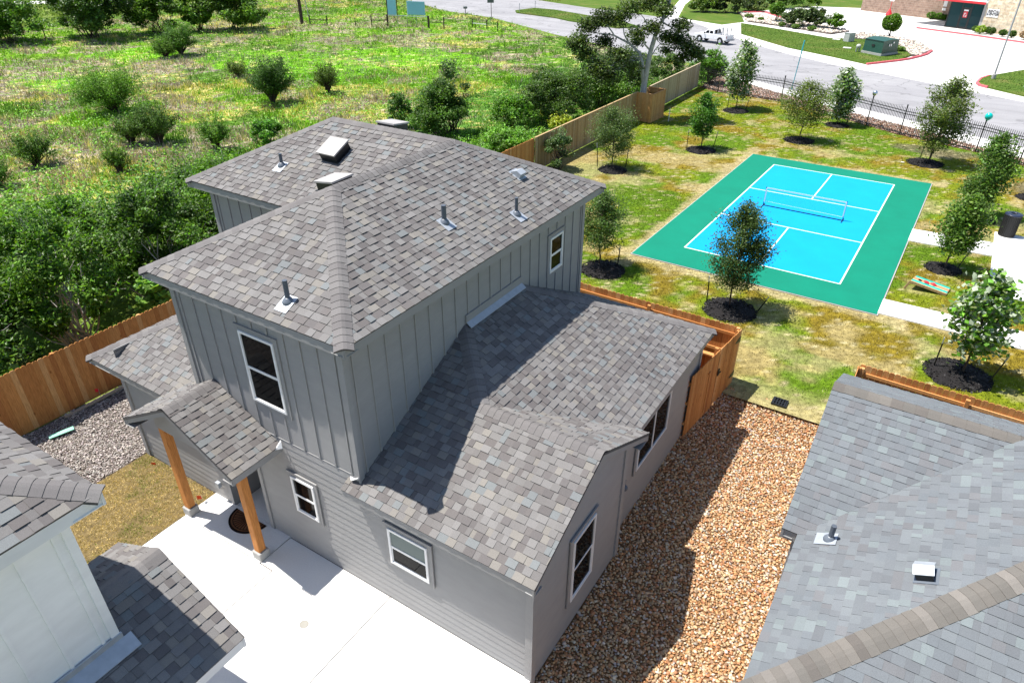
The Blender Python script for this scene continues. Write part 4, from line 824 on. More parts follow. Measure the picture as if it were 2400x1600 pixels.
# ------------------------------------------------------------------ trees and shrubs
def limb(m, p, q, r0, r1, wig=0.08, n=5, seg=6, col=None):
    p, q = np.asarray(p, float), np.asarray(q, float); L = np.linalg.norm(q-p); t = np.linspace(0, 1, n)
    pts = p+(q-p)*t[:, None]+RNG.normal(0, wig*L, (n, 3))*np.sin(np.pi*t)[:, None]*0.6
    m.tube(pts, list(r0+(r1-r0)*t), seg, col, cap=False); return pts
def sprout(pts, k, spread, lo=0.3):
    """k points scattered near polyline pts"""
    n = len(pts); t = RNG.uniform(lo, 1, k)*(n-1); i = np.minimum(t.astype(int), n-2); f = (t-i)[:, None]
    return pts[i]*(1-f)+pts[i+1]*f+RNG.normal(0, spread, (k, 3))
def young_tree(x, y, Ht, R, z0, label, leaf=0.06, n=3000, base=(0.05, 0.10, 0.03), kind='leaf', shape=1.0, trunk=0.035, lean=(0, 0), bark='bark', var=0.3, aspect=0.5, bunch=0.13, name='young_tree', group='staked young trees on the lawn', forks=1, pale=0.0):
    R *= 1.0 if pale else 1.28; n = int(n*2.4); leaf *= 0.84
    T = thing(name, label, 'tree', (x, y, 0), group); m = MB(); P = []
    top = np.array((x+lean[0], y+lean[1], Ht*0.97)); 
    stems = [limb(m, (x+RNG.normal(0, 0.03)*(forks > 1), y+RNG.normal(0, 0.03)*(forks > 1), 0), top+RNG.normal(0, 0.2, 3)*(forks > 1), trunk, 0.008, 0.03, 8, 7) for _ in range(forks)]
    nb = 46
    for i in range(nb):
        f = (i+0.5)/nb; zz = z0+(Ht-z0)*f; st = stems[i % forks]; s0 = st[0]+(st[-1]-st[0])*((zz*0.90)/Ht)
        w = R*shape_w(f, shape)*RNG.uniform(0.62, 1.12); a = RNG.uniform(0, 6.283); tip = np.array((s0[0]+math.cos(a)*w, s0[1]+math.sin(a)*w, zz+w*RNG.uniform(0.1, 0.5)))
        pts = limb(m, s0, tip, 0.014, 0.004, 0.10, 4, 4); P.append(sprout(pts, int(n/nb*(0.35+shape_w(f, shape))), bunch*min(1, 0.4+w), 0.35))
    P = np.vstack(P); cl = RNG.lognormal(0, 0.12, len(P))
    m.build('trunk', M[bark], T, True)
    cc = green(len(P), base, var)*cl[:, None]
    if pale: k = RNG.random(len(P)) < pale; cc[k] = np.array((0.40, 0.46, 0.34))*RNG.uniform(0.7, 1.25, (k.sum(), 1))
    leaves_obj('crown', P, RNG.uniform(0.6, 1.25, len(P))*leaf, cc, kind, T, 0.35, aspect)
    return T
def shape_w(f, s):   # width profile of a crown from bottom (0) to top (1)
    return max(0.12, (math.sin(math.pi*min(1, (f*0.86+0.14))**s))**0.75)
def mulch(x, y, r, label):
    r *= 0.93
    m = MB(); V = [(x, y, 0.10)]; n = 40
    for j, (q, h) in enumerate(((0.4, 0.095), (0.75, 0.055), (1.0, -0.03))):
        for i in range(n):
            t = 6.2832*i/n; k = q*r*(1+0.06*math.sin(3*t+x)+0.05*RNG.normal()*(j == 2)); V.append((x+k*math.cos(t), y+k*math.sin(t), h+RNG.normal(0, 0.01)))
    F = [(0, 1+i, 1+(i+1) % n) for i in range(n)]+[(1+j*n+i, 1+(j+1)*n+i, 1+(j+1)*n+(i+1) % n, 1+j*n+(i+1) % n) for j in range(2) for i in range(n)]
    m.add(V, F, (0.012, 0.010, 0.010)); k = int(1500*r*r)
    a = RNG.uniform(0, 6.283, k); q = np.sqrt(RNG.random(k))*r*1.02
    for i in range(k):
        c = (x+q[i]*math.cos(a[i]), y+q[i]*math.sin(a[i]), 0.10-0.11*(q[i]/r)**1.6+0.01); t = RNG.uniform(0, 6.283); d = np.array((math.cos(t), math.sin(t), RNG.normal(0, 0.45))); s = np.array((-d[1], d[0], RNG.normal(0, 0.6)))
        L, w = RNG.uniform(0.025, 0.075), RNG.uniform(0.008, 0.02); b = RNG.choice([0.010, 0.016, 0.03, 0.055], p=[0.4, 0.35, 0.18, 0.07]); c = np.array(c); m.add([c-d*L-s*w, c+d*L-s*w, c+d*L+s*w, c-d*L+s*w], [(0, 1, 2, 3)], (b*1.05, b, b))
    MULCH.append((x, y, r)); tag(m.build('mulch_ring', M['chip']), label, 'mulch', 'mulch rings round the young trees')
def stake(x, y, h, lean, label, tie=None):
    T = thing('tree_stake', label, 'stake', (x, y, 0), 'steel tree stakes'); p, q = np.array((x, y, -0.1)), np.array((x+lean[0], y+lean[1], h)); k = p+(q-p)*0.82
    m = MB(); m.beam(p, k, 0.035, 0.012); m.beam(p+(0.008, 0.008, 0), k+(0.008, 0.008, 0), 0.012, 0.04); m.build('shaft', M['black'], T); m = MB(); m.beam(k, q, 0.04, 0.03); m.build('tip', M['galv'], T)
    t = min(T_, key=lambda t: math.hypot(t[0]-x, t[1]-y)); m = MB(); m.tube([k, (t[0]+0.02, t[1], 1.25)], 0.008, 5); m.build('guy_wire', M['black'], T)
def guy(p, q): pass
OAK, MAG, PEAR = (0.050, 0.088, 0.030), (0.055, 0.125, 0.022), (0.075, 0.135, 0.035)
YT = young_tree
T_ = [  # x, y, height, crown radius, crown base, label, options
 (-13.6, 51.4, 4.5, 1.15, 0.9, 'pale-leaved young sycamore at the corner of the iron fence and wooden fence', dict(leaf=0.10, n=1900, base=(0.06, 0.125, 0.035), kind='silver_leaf', aspect=0.8, bunch=0.2, shape=1.0, var=0.4, pale=0.38)),
 (-12.35, 40.3, 3.1, 0.72, 0.75, 'slim bright green young tree between the tall sycamore and the ball court corner', dict(leaf=0.085, n=2200, base=(0.045, 0.125, 0.022), shape=1.05)),
 (-7.9, 45.5, 3.3, 1.25, 0.85, 'wide open-crowned young tree beyond the far end of the ball court', dict(leaf=0.075, n=2600, base=(0.075, 0.115, 0.03), shape=0.9, bunch=0.2)),
 (-6.65, 50.5, 3.55, 0.90, 0.45, 'pale silvery young sycamore close to the iron fence behind the court', dict(leaf=0.105, n=1700, base=(0.06, 0.13, 0.035), kind='silver_leaf', aspect=0.8, bunch=0.18, var=0.4, pale=0.45)),
 (-0.72, 44.5, 4.45, 1.2, 0.85, 'tallest young tree with two trunks near the far right court corner', dict(leaf=0.085, n=3600, base=(0.07, 0.11, 0.035), forks=2, bunch=0.2, lean=(0.35, 0.15))),
 (1.95, 36.5, 3.75, 0.74, 0.5, 'leafy young tree standing above the black trash can walkway', dict(leaf=0.085, n=3400, base=(0.06, 0.12, 0.03), bunch=0.2)),
 (1.2, 29.45, 3.0, 0.68, 0.8, 'slanting young tree between the two footpaths beside the cornhole board', dict(leaf=0.085, n=2600, base=(0.065, 0.13, 0.028), lean=(0.25, 0.1), bunch=0.18)),
 (2.25, 21.6, 3.35, 0.85, 0.75, 'broad white-green sycamore sapling behind the blue-grey roof', dict(leaf=0.10, n=1000, base=(0.075, 0.17, 0.03), kind='silver_leaf', aspect=0.85, bunch=0.17, shape=0.9, var=0.4, pale=0.42)),
 (-4.88, 21.9, 3.85, 0.82, 0.85, 'dark oak sapling in front of the blue court with two steel stakes', dict(leaf=0.052, n=6000, base=(0.038, 0.072, 0.024), bunch=0.15, shape=0.9)),
 (-15.2, 34.1, 3.15, 1.0, 0.65, 'rounded grey-green oak sapling in front of the wooden fence', dict(leaf=0.05, n=5200, base=(0.055, 0.10, 0.04), bunch=0.17)),
 (-10.25, 22.5, 3.0, 0.82, 0.8, 'oak sapling directly behind the grey house between its wall and the court', dict(leaf=0.05, n=4200, base=(0.05, 0.10, 0.03), bunch=0.15))]
for x, y, h, R, z0, lb, kw in T_: YT(x, y, h, R, z0, lb, **kw)
for x, y, r, lb in ((-13.4, 50.6, 0.95, 'black mulch ring under the corner sycamore'), (-12.2, 39.9, 0.90, 'black mulch ring under the slim bright green tree'), (-7.85, 45.2, 0.95, 'black mulch ring under the wide open-crowned tree'), (-6.6, 50.3, 0.80, 'black mulch ring by the iron fence under the silvery sycamore'), (-0.85, 44.3, 1.0, 'black mulch ring under the two-trunked tree'), (2.05, 36.2, 0.75, 'black mulch ring under the leafy tree near the trash can'),
    (1.15, 29.5, 0.70, 'black mulch ring beside the cornhole board'), (2.15, 21.5, 0.98, 'black mulch ring behind the blue-grey house'), (-4.82, 21.75, 0.98, 'black mulch ring in front of the court'), (-14.95, 33.7, 0.82, 'black mulch ring close to the wooden fence'), (-9.95, 22.25, 0.92, 'black mulch ring directly behind the grey house'), (4.1, 40.8, 0.7, 'black mulch ring at the right edge of the lawn')): mulch(x, y, r, lb)
for x, y, h, ln, lb in ((-5.66, 21.76, 1.05, (-0.05, 0), 'upright stake left of the oak sapling before the court'), (-4.02, 22.2, 0.62, (0.30, 0), 'leaning stake right of the oak sapling before the court'), (1.50, 21.55, 1.05, (0, 0), 'upright stake left of the white-green sycamore'), (2.9, 21.4, 1.0, (0.25, 0.1), 'leaning stake right of the white-green sycamore'), (1.62, 30.0, 0.85, (0.25, 0.1), 'thin stake leaning beside the slanting tree'),
    (-9.68, 23.0, 0.8, (0.05, 0), 'stake right of the oak sapling behind the house'), (-15.92, 33.8, 1.25, (-0.1, 0), 'stake left of the rounded oak sapling by the wooden fence'), (-14.58, 34.5, 1.0, (0.1, 0), 'stake right of the rounded oak sapling by the wooden fence'), (-13.15, 40.1, 1.05, (0, 0), 'stake left of the slim bright green tree'), (-11.8, 40.8, 0.95, (0.18, 0), 'leaning stake right of the slim bright green tree'),
    (-1.2, 44.95, 0.75, (0.05, 0), 'short stake left of the two-trunked tree'), (-14.15, 51.05, 1.0, (0, 0), 'stake left of the corner sycamore'), (-12.95, 51.3, 0.75, (0.15, 0.05), 'leaning stake right of the corner sycamore'), (-7.25, 50.7, 0.75, (0, 0), 'stake left of the silvery sycamore'), (-6.2, 51.1, 0.65, (0.12, 0), 'stake right of the silvery sycamore')): stake(x, y, h, ln, lb)
lawn_blades()

def bush(x, y, rx, ry, h, label, n=4000, leaf=0.09, base=(0.055, 0.12, 0.02), z0=0.05, group=None, name='bush', cat='bush', stems=7, clumps=14, bark='darkbark', up=0.45, var=0.3, mat='leaf', aspect=0.5, rough=1.0):
    T = thing(name, label, cat, (x, y, 0), group); m = MB(); P = []; Cc = []
    for i in range(clumps):
        a = RNG.uniform(0, 6.283); q = math.sqrt(RNG.random()); f = RNG.uniform(0.25, 1.0); w = math.sqrt(max(0.05, 1-(f*0.92)**2.6))
        c = np.array((x+math.cos(a)*q*rx*w, y+math.sin(a)*q*ry*w, z0+h*f*0.86)); s = RNG.uniform(0.55, 1.1)*min(rx, ry, h)*0.34*rough
        k = int(n/clumps); d = RNG.normal(0, 1, (k, 3)); d /= np.linalg.norm(d, axis=1)[:, None]; r = RNG.uniform(0.35, 1.15, (k, 1))**0.7
        pp = c+d*r*s*np.array((1.15, 1.15, 0.8)); pp = pp[pp[:, 2] > z0]; P.append(pp); Cc.append(green(len(pp), np.array(base)*RNG.uniform(0.7, 1.35), var))
        if i < stems*2: limb(m, (x+RNG.normal(0, 0.12*rx), y+RNG.normal(0, 0.12*ry), 0), c, 0.02+0.012*h/3, 0.006, 0.10, 5, 5)
    for i in range(clumps//2):      # outward sprays that break the outline
        a = RNG.uniform(0, 6.283); f = RNG.uniform(0.35, 1.05); w = math.sqrt(max(0.06, 1-min(1, f)**2.4)); p0 = np.array((x+math.cos(a)*rx*w*0.6, y+math.sin(a)*ry*w*0.6, z0+h*f*0.75)); p1 = np.array((x+math.cos(a)*rx*w*1.12, y+math.sin(a)*ry*w*1.12, z0+h*f*RNG.uniform(0.85, 1.12)))
        pts = limb(m, p0, p1, 0.012, 0.004, 0.12, 4, 4); k = max(12, int(n/clumps*0.35)); q = sprout(pts, k, 0.10+0.05*min(rx, h), 0.3); q = q[q[:, 2] > z0]; P.append(q); Cc.append(green(len(q), np.array(base)*RNG.uniform(0.9, 1.5), var))
    m.build('stems', M[bark], T, True); P = np.vstack(P); leaves_obj('crown', P, RNG.uniform(0.6, 1.3, len(P))*leaf, np.vstack(Cc), mat, T, up, aspect); return T
def feathery(x, y, R, h, label, n=4500, base=(0.075, 0.135, 0.028), rays=60, leaf=0.05, group='feathery shrubs standing in the vacant field', flat=0.0):
    T = thing('shrub', label, 'shrub', (x, y, 0), group); m = MB(); P = []
    for i in range(rays):
        a = RNG.uniform(0, 6.283); el = RNG.uniform(0.15, 1.0)**0.6; w = R*math.sqrt(max(0.02, 1-(el-0.25*(1-flat))**2))*RNG.uniform(0.5, 1.05)
        tip = np.array((x+math.cos(a)*w, y+math.sin(a)*w, h*max(0.22, el)*RNG.uniform(0.85, 1.05))); mid = np.array((x, y, 0))*0.62+tip*0.38+np.array((0, 0, h*0.12))
        m.tube(np.array([(x+RNG.normal(0, 0.06), y+RNG.normal(0, 0.06), 0), mid, tip]), [0.03+0.006*h, 0.016, 0.004], 4, None, False)
        P.append(sprout(np.array([(x, y, 0.1), mid, tip]), int(n/rays), 0.11*R/1.6, 0.52))
    m.build('branches', M['darkbark'], T, True); P = np.vstack(P); P = P[P[:, 2] > 0.05]
    leaves_obj('foliage', P, RNG.uniform(0.5, 1.3, len(P))*leaf, green(len(P), base, 0.3), 'leaf_thin', T, 0.3, 0.35); return T
for x, y, R, h, n, c, lb in ((-42.5, 34.4, 2.0, 3.3, 9000, (0.038, 0.085, 0.022), 'large dark round shrub in the middle of the vacant field'), (-41.6, 39.1, 1.25, 2.2, 2600, (0.07, 0.11, 0.03), 'small open shrub right of the large dark round one'), (-49.6, 26.6, 2.7, 3.0, 9000, (0.085, 0.17, 0.025), 'widest bright feathery shrub, left of the field centre'),
    (-40.0, 23.6, 1.55, 2.55, 4200, (0.055, 0.105, 0.028), 'dark leggy shrub in front of the widest feathery one'), (-41.2, 22.6, 1.2, 1.85, 2600, (0.065, 0.12, 0.03), 'low shrub touching the dark leggy one on its left'), (-36.0, 24.6, 1.15, 2.15, 2400, (0.085, 0.17, 0.035), 'thin pale green shrub near the left roof edge'), (-41.6, 17.3, 1.3, 1.9, 3000, (0.07, 0.13, 0.035), 'shrub near the left edge of the photo above the tall hedge'),
    (-36.8, 19.1, 0.85, 1.5, 1300, (0.085, 0.15, 0.035), 'thinnest small shrub between the hedge and the field'), (-66.0, 43.5, 2.0, 3.0, 5000, (0.06, 0.125, 0.028), 'tall shrub in front of the far tree line'), (-66.2, 41.9, 1.6, 1.75, 2800, (0.075, 0.14, 0.03), 'low shrub beside the tall one before the far tree line'), (-39.6, 14.4, 1.0, 1.6, 1700, (0.075, 0.15, 0.035), 'shrub cut by the left edge of the photo'), (-52.5, 39.4, 1.2, 1.35, 1500, (0.085, 0.12, 0.045), 'faint grey-green shrub left of the dark round one')):
    feathery(x, y, R, h, lb, int(n*1.7), np.array(c)*np.array((0.8, 0.95, 0.6)), int(36+R*22), 0.045+0.0006*math.hypot(x, y))
bush(-34.4, 27.0, 1.05, 0.9, 1.45, 'compact vivid green bush by the left roof edge', 2600, 0.085, (0.05, 0.14, 0.02))
# tall hedge behind the left cedar fence: eight large shrubs
HEDGE = [(-21.2, 5.2, 2.3, 2.0, 4.2, 'nearest tall shrub behind the cedar fence, at the left photo edge'), (-21.4, 8.3, 2.4, 2.1, 4.6, 'tall bright shrub with bare grey twigs behind the cedar fence'), (-21.3, 11.6, 2.3, 2.2, 4.3, 'dense shrub behind the cedar fence where the wing roof begins'), (-21.6, 15.0, 2.4, 2.2, 4.2, 'dark shrub behind the fence next to the grey house wall'), (-25.0, 6.8, 2.4, 2.2, 3.3, 'second-row shrub at the left behind the tall bright one'), (-25.2, 10.8, 2.5, 2.3, 3.2, 'second-row shrub with yellow-green top'), (-25.3, 15.0, 2.3, 2.2, 3.0, 'second-row dark shrub behind the house corner'), (-27.8, 18.6, 1.7, 1.6, 2.1, 'rearmost shrub of the hedge below the roof edge'), (-24.0, 3.2, 2.2, 1.8, 3.6, 'shrub at the lower left photo edge behind the fence')]
for i, (x, y, rx, ry, h, lb) in enumerate(HEDGE):
    bush(x, y, rx, ry, h, lb, 19000, 0.066, (0.052, 0.122, 0.014) if i % 2 else (0.040, 0.096, 0.013), 0.25, 'tall shrubs behind the cedar fence', 'tall_shrub', 'shrub', 16, 56, 'greybark', 0.45, 0.40, rough=0.56)
for x, y, r, h, lb in ((-19.5, 5.0, 0.8, 1.95, 'low broad-leaved bush poking over the cedar fence at the left'), (-19.4, 10.2, 0.7, 2.05, 'low broad-leaved bush poking over the cedar fence by the wing roof'), (-19.6, 3.4, 0.8, 1.9, 'broad-leaved bush over the fence at the photo edge')):
    bush(x, y, r, r, h, lb, 900, 0.13, (0.10, 0.20, 0.06), 0.4, 'low bushes poking over the cedar fence', clumps=10, aspect=0.7)
# bushes along the long wooden fence
for x, y, rx, ry, h, n, c, lb in ((-27.0, 34.2, 1.7, 1.6, 2.6, 7500, (0.050, 0.115, 0.025), 'big bush with a tall leafy top just behind the roof ridge'), (-26.7, 35.0, 1.0, 1.0, 3.9, 2200, (0.040, 0.085, 0.028), 'tall leafy tree top rising from the big bush behind the ridge'), (-30.3, 34.4, 0.8, 0.8, 1.9, 1800, (0.045, 0.11, 0.025), 'narrow bush left of the big bush behind the ridge'), (-24.2, 38.0, 1.25, 1.2, 1.8, 3600, (0.06, 0.15, 0.02), 'light green bush between the big bush and the fence'),
    (-22.3, 40.6, 2.0, 2.1, 3.3, 9000, (0.042, 0.088, 0.022), 'largest dark bush against the wooden fence'), (-22.0, 46.6, 1.7, 1.7, 2.1, 5200, (0.06, 0.13, 0.022), 'bush with a bright top between the dark bush and the oak'), (-22.9, 51.2, 2.4, 2.2, 2.9, 8000, (0.032, 0.066, 0.022), 'dark bush under the oak'), (-20.7, 38.2, 0.7, 0.7, 1.0, 900, (0.20, 0.26, 0.035), 'small yellow-flowering bush at the fence'), (-21.7, 33.6, 1.5, 1.6, 1.05, 3600, (0.075, 0.18, 0.03), 'low bright weeds bush behind the right roof ridge'),
    (-20.6, 55.0, 1.3, 1.3, 2.3, 3600, (0.045, 0.09, 0.03), 'bush right of the oak behind the weathered fence'), (-17.9, 58.4, 1.15, 1.1, 2.35, 3400, (0.055, 0.14, 0.02), 'bright bush outside the corner of the iron fence'), (-19.6, 61.5, 1.2, 1.5, 1.1, 2200, (0.06, 0.14, 0.03), 'low weeds bush behind the end of the weathered fence'), (-24.6, 43.6, 1.4, 1.3, 1.5, 2600, (0.05, 0.11, 0.025), 'low bush left of the largest dark bush')):
    bush(x, y, rx*1.15, ry*1.15, h*1.18, lb, int(n*1.5), 0.08, c, 0.05, 'bushes along the long wooden fence', clumps=16 if h > 3.5 else 30, rough=1.0 if h > 3.5 else 0.8)
bush(-17.5, 32.2, 0.85, 0.85, 1.95, 'grey-green bush in front of the wooden fence beside the roof corner', 3400, 0.06, (0.05, 0.095, 0.045), clumps=14)
# far tree line, top left
for x, y, R, h, n, c, lb in ((-88.0, 38.5, 4.6, 4.3, 9000, (0.042, 0.10, 0.018), 'far round tree cut by the left edge of the photo'), (-84.2, 45.3, 5.4, 7.2, 15000, (0.030, 0.068, 0.018), 'largest darkest far tree, second from the left'), (-81.3, 51.3, 3.4, 4.6, 8000, (0.045, 0.095, 0.02), 'far tree right of the darkest one'), (-79.0, 55.2, 2.3, 4.4, 5200, (0.055, 0.12, 0.02), 'slim far tree between two wider ones'), (-76.0, 58.0, 4.2, 4.6, 10000, (0.052, 0.11, 0.02), 'wide yellow-green far tree at the right end of the row')):
    bush(x, y, R, R*0.8, h*1.08, lb, int(n*1.5), 0.17, np.array(c)*1.25, 0.1, 'far trees in a row behind the vacant field', 'tree', 'tree', 9, 44, 'darkbark', 0.45, 0.35, rough=0.75)

def oak():
    T = thing('oak_tree', 'big grey-trunked oak rising from the cedar box by the wooden fence', 'tree', (-17.85, 45.35, 0))
    R = np.array((0.845, 0.535, 0)); D = np.array((0.535, -0.845, 0)); o = np.array((-17.85, 45.35, 0)); at = lambda r, h, d=0: o+R*(r*(0.74 if r > 0 else 0.93)-0.45)+D*(-d)+np.array((0, 0, h*0.93)); m = MB()
    m.tube(np.array([at(0, 0), at(-0.05, 1.5), at(0.0, 2.6), at(0.15, 3.6), at(0.25, 4.5), at(0.55, 5.6), at(1.0, 6.5), at(1.4, 7.5), at(1.6, 8.4)]), [0.24, 0.21, 0.19, 0.165, 0.15, 0.14, 0.125, 0.10, 0.07], 10)
    m.tube(np.array([at(-0.02, 2.2), at(-0.2, 3.0), at(-0.28, 3.8), at(-0.5, 4.4, 0.2), at(-1.3, 5.0, 0.3), at(-2.4, 5.5, 0.4), at(-4.0, 5.7, 0.3)]), [0.13, 0.12, 0.105, 0.085, 0.065, 0.05, 0.02], 8)
    ends = [((1.0, 6.5), (2.3, 7.3, 0.3)), ((0.2, 4.2), (1.1, 5.0, 0.2)), ((1.1, 5.0), (2.6, 4.9, 0.5)), ((2.6, 4.9), (4.0, 4.5, 0.4)), ((-0.28, 3.8), (-1.8, 4.0, -0.5)), ((-1.8, 4.0), (-3.4, 3.4, -0.6)), ((-1.3, 5.0), (-2.0, 6.3, 0.6)), ((-2.4, 5.5), (-3.2, 6.6, 0.2)), ((0.6, 5.7), (-0.6, 6.8, 0.5)), ((1.4, 7.5), (0.6, 8.6, 0.2)), ((1.5, 8.0), (2.6, 8.9, 0)), ((0.2, 4.6), (-1.0, 5.9, -0.8)), ((1.0, 6.4), (2.2, 6.0, -1.0))]
    for (r0, h0), (r1, h1, d1) in ends: limb(m, at(r0, h0), at(r1, h1, d1), 0.06, 0.02, 0.08, 5, 6)
    clumps = [(-4.8, 5.3, 0, .9), (-4.2, 6.1, .4, .9), (-3.2, 6.7, .2, 1), (-2.2, 6.6, .6, 1), (-1.4, 7.3, 0, 1), (-4.3, 4.4, 0, 1), (-3.5, 3.5, -.5, 1.1), (-2.6, 3.0, -.3, 1.0), (-2.0, 4.4, -.6, .9), (-1.1, 3.6, -.6, .8), (-3.0, 5.1, .5, .8), (-0.2, 7.6, .5, 1), (0.8, 8.4, .2, 1), (2.0, 8.8, 0, 1), (2.9, 8.6, -.3, .7), (2.4, 6.3, -.8, .8), (1.6, 5.4, .3, .7), (2.6, 5.3, .5, .9), (3.6, 4.8, .4, 1), (4.4, 4.3, .3, .8), (3.3, 4.0, .6, .6), (1.8, 4.5, .8, .5), (0.0, 6.2, -.9, .8), (-1.0, 5.8, -.8, .8), (0.9, 7.2, -.7, .8), (-5.2, 4.9, .2, .6), (-0.6, 5.0, .9, .6)]
    P = []; C = []
    for r, h, d, s in clumps:
        c = at(r, h, d); k = int(1250*s*s)
        for _ in range(5): e = c+RNG.normal(0, 0.4*s, 3); limb(m, c, e, 0.018, 0.005, 0.1, 4, 4)
        dd = RNG.normal(0, 1, (k, 3)); dd /= np.linalg.norm(dd, axis=1)[:, None]; q = RNG.uniform(0.1, 1.05, (k, 1)); P.append(c+dd*q*s*np.array((0.95, 0.95, 0.62))); C.append(green(k, np.array((0.040, 0.070, 0.026))*RNG.uniform(0.7, 1.4), 0.35))
    for _ in range(26): e = at(RNG.uniform(-3, 0.4), RNG.uniform(3.0, 4.6), RNG.uniform(-1, 1)); limb(m, at(RNG.uniform(-1.2, 0.1), RNG.uniform(3.4, 4.6)), e, 0.02, 0.006, 0.15, 5, 4)
    m.build('trunk', M['greybark'], T, True); P = np.vstack(P); leaves_obj('crown', P, RNG.uniform(0.6, 1.3, len(P))*0.095, np.vstack(C), 'leaf', T, 0.4, 0.5)
oak()

# ------------------------------------------------------------------ fences
CEDAR = [((0.52, 0.235, 0.075), 5), ((0.57, 0.275, 0.095), 4), ((0.46, 0.195, 0.06), 3), ((0.62, 0.34, 0.14), 1.5), ((0.40, 0.16, 0.05), 1)]
TAN = [((0.40, 0.27, 0.135), 4), ((0.46, 0.32, 0.17), 4), ((0.34, 0.215, 0.10), 2), ((0.50, 0.37, 0.22), 2)]
GREYTAN = [((0.44, 0.36, 0.25), 4), ((0.48, 0.40, 0.29), 3), ((0.38, 0.30, 0.20), 2)]
def pickets(m, p, q, pal, h=1.83, w=0.14, t=0.018, dog=True, z=0.02):
    p, q = np.array((*p, 0.0)), np.array((*q, 0.0)); d = q-p; L = np.linalg.norm(d); d /= L; n = np.array((d[1], -d[0], 0)); k = max(1, round(L/w)); w = L/k
    for i in range(k):
        a, b = p+d*(i*w+0.002), p+d*((i+1)*w-0.002); hh = h+random.uniform(-0.012, 0.012); zz = np.array((0, 0, 1.0)); c = 0.030; o = n*random.uniform(-0.003, 0.003)
        P = [a+o+zz*z, b+o+zz*z, b+o+zz*(hh-c), b-d*c+o+zz*hh, a+d*c+o+zz*hh, a+o+zz*(hh-c)] if dog else [a+o+zz*z, b+o+zz*z, b+o+zz*hh, a+o+zz*hh]
        m.prism(P, n*t, pick(pal))
def wood_fence(name, label, cat, pts, side, pal, h=1.83, dog=True, cap=False, group=None):
    """pts: polyline; rails and posts on the left of travel when side=1"""
    T = thing(name, label, cat, (*pts[0], 0), group)
    for a, b in zip(pts[:-1], pts[1:]):
        A, B = np.array(a, float), np.array(b, float); L = np.hypot(*(B-A)); k = max(1, round(L/2.44)); d = (B-A)/L; n = np.array((-d[1], d[0]))*side
        for i in range(k):
            p, q = A+(B-A)*i/k, A+(B-A)*(i+1)/k
            m = MB(); pickets(m, p, q, pal, h, dog=dog); m.build('board_panel', M['cedar'], T)
            for z in (0.3, 0.95, h-0.25):
                m = MB(); o = n*(0.030 if side > 0 else 0.045); m.beam((*(p+o), z), (*(q+o-d*0.002), z), 0.038, 0.088, pick(pal)); m.build('rail', M['cedar'], T)
        for i in range(k+1):
            p = A+(B-A)*i/k+n*(0.095 if side > 0 else 0.11)
            if i == k and b is not pts[-1]: continue
            m = MB(); m.box(p[0]-0.045, p[0]+0.045, p[1]-0.045, p[1]+0.045, -0.1, h-0.05, pick(pal)); m.build('post', M['cedar'], T)
        if cap: m = MB(); m.beam((*A, h+0.02), (*B, h+0.02), 0.1, 0.035, pick(pal)); m.build('cap_rail', M['cedar'], T)
    return T
# pickets face +X (towards the house): travel +Y puts rails on the left (field side)
wood_fence('wooden_fence', 'orange-brown cedar picket fence left of the grey house', 'fence', [(-18.33, -1.0), (-18.33, 31.0)], 1, CEDAR)
wood_fence('wooden_fence', 'long pale tan wooden fence running back beside the lawn to the big oak', 'fence', [(-18.33, 31.1), (-18.33, 44.2)], 1, TAN, 1.80, False, True)
wood_fence('wooden_fence', 'weathered grey-tan wooden fence from the oak box to the iron fence', 'fence', [(-18.33, 46.25), (-18.45, 56.9)], 1, GREYTAN, 1.80, False, True)
wood_fence('tree_box', 'orange cedar board box built round the oak trunk', 'fence', [(-18.33, 44.22), (-17.15, 44.1), (-17.05, 46.1), (-18.33, 46.22)], 1, [((0.60, 0.34, 0.14), 3), ((0.55, 0.29, 0.11), 2)], 1.80, False, True)
wood_fence('yard_fence', 'cedar fence closing the back yard of the grey house, rails on the house side', 'fence', [(-3.50, 17.50), (-11.6, 17.62), (-18.2, 17.62)], 1, CEDAR, 1.80)
wood_fence('yard_fence', 'cedar fence behind the blue-grey roof', 'fence', [(9.5, 16.95), (-0.32, 17.35)], 1, CEDAR, 1.80)
wood_fence('yard_fence', 'short cedar fence return at the corner behind the blue-grey roof', 'fence', [(-0.34, 17.30), (-0.34, 15.2)], 1, CEDAR, 1.78)
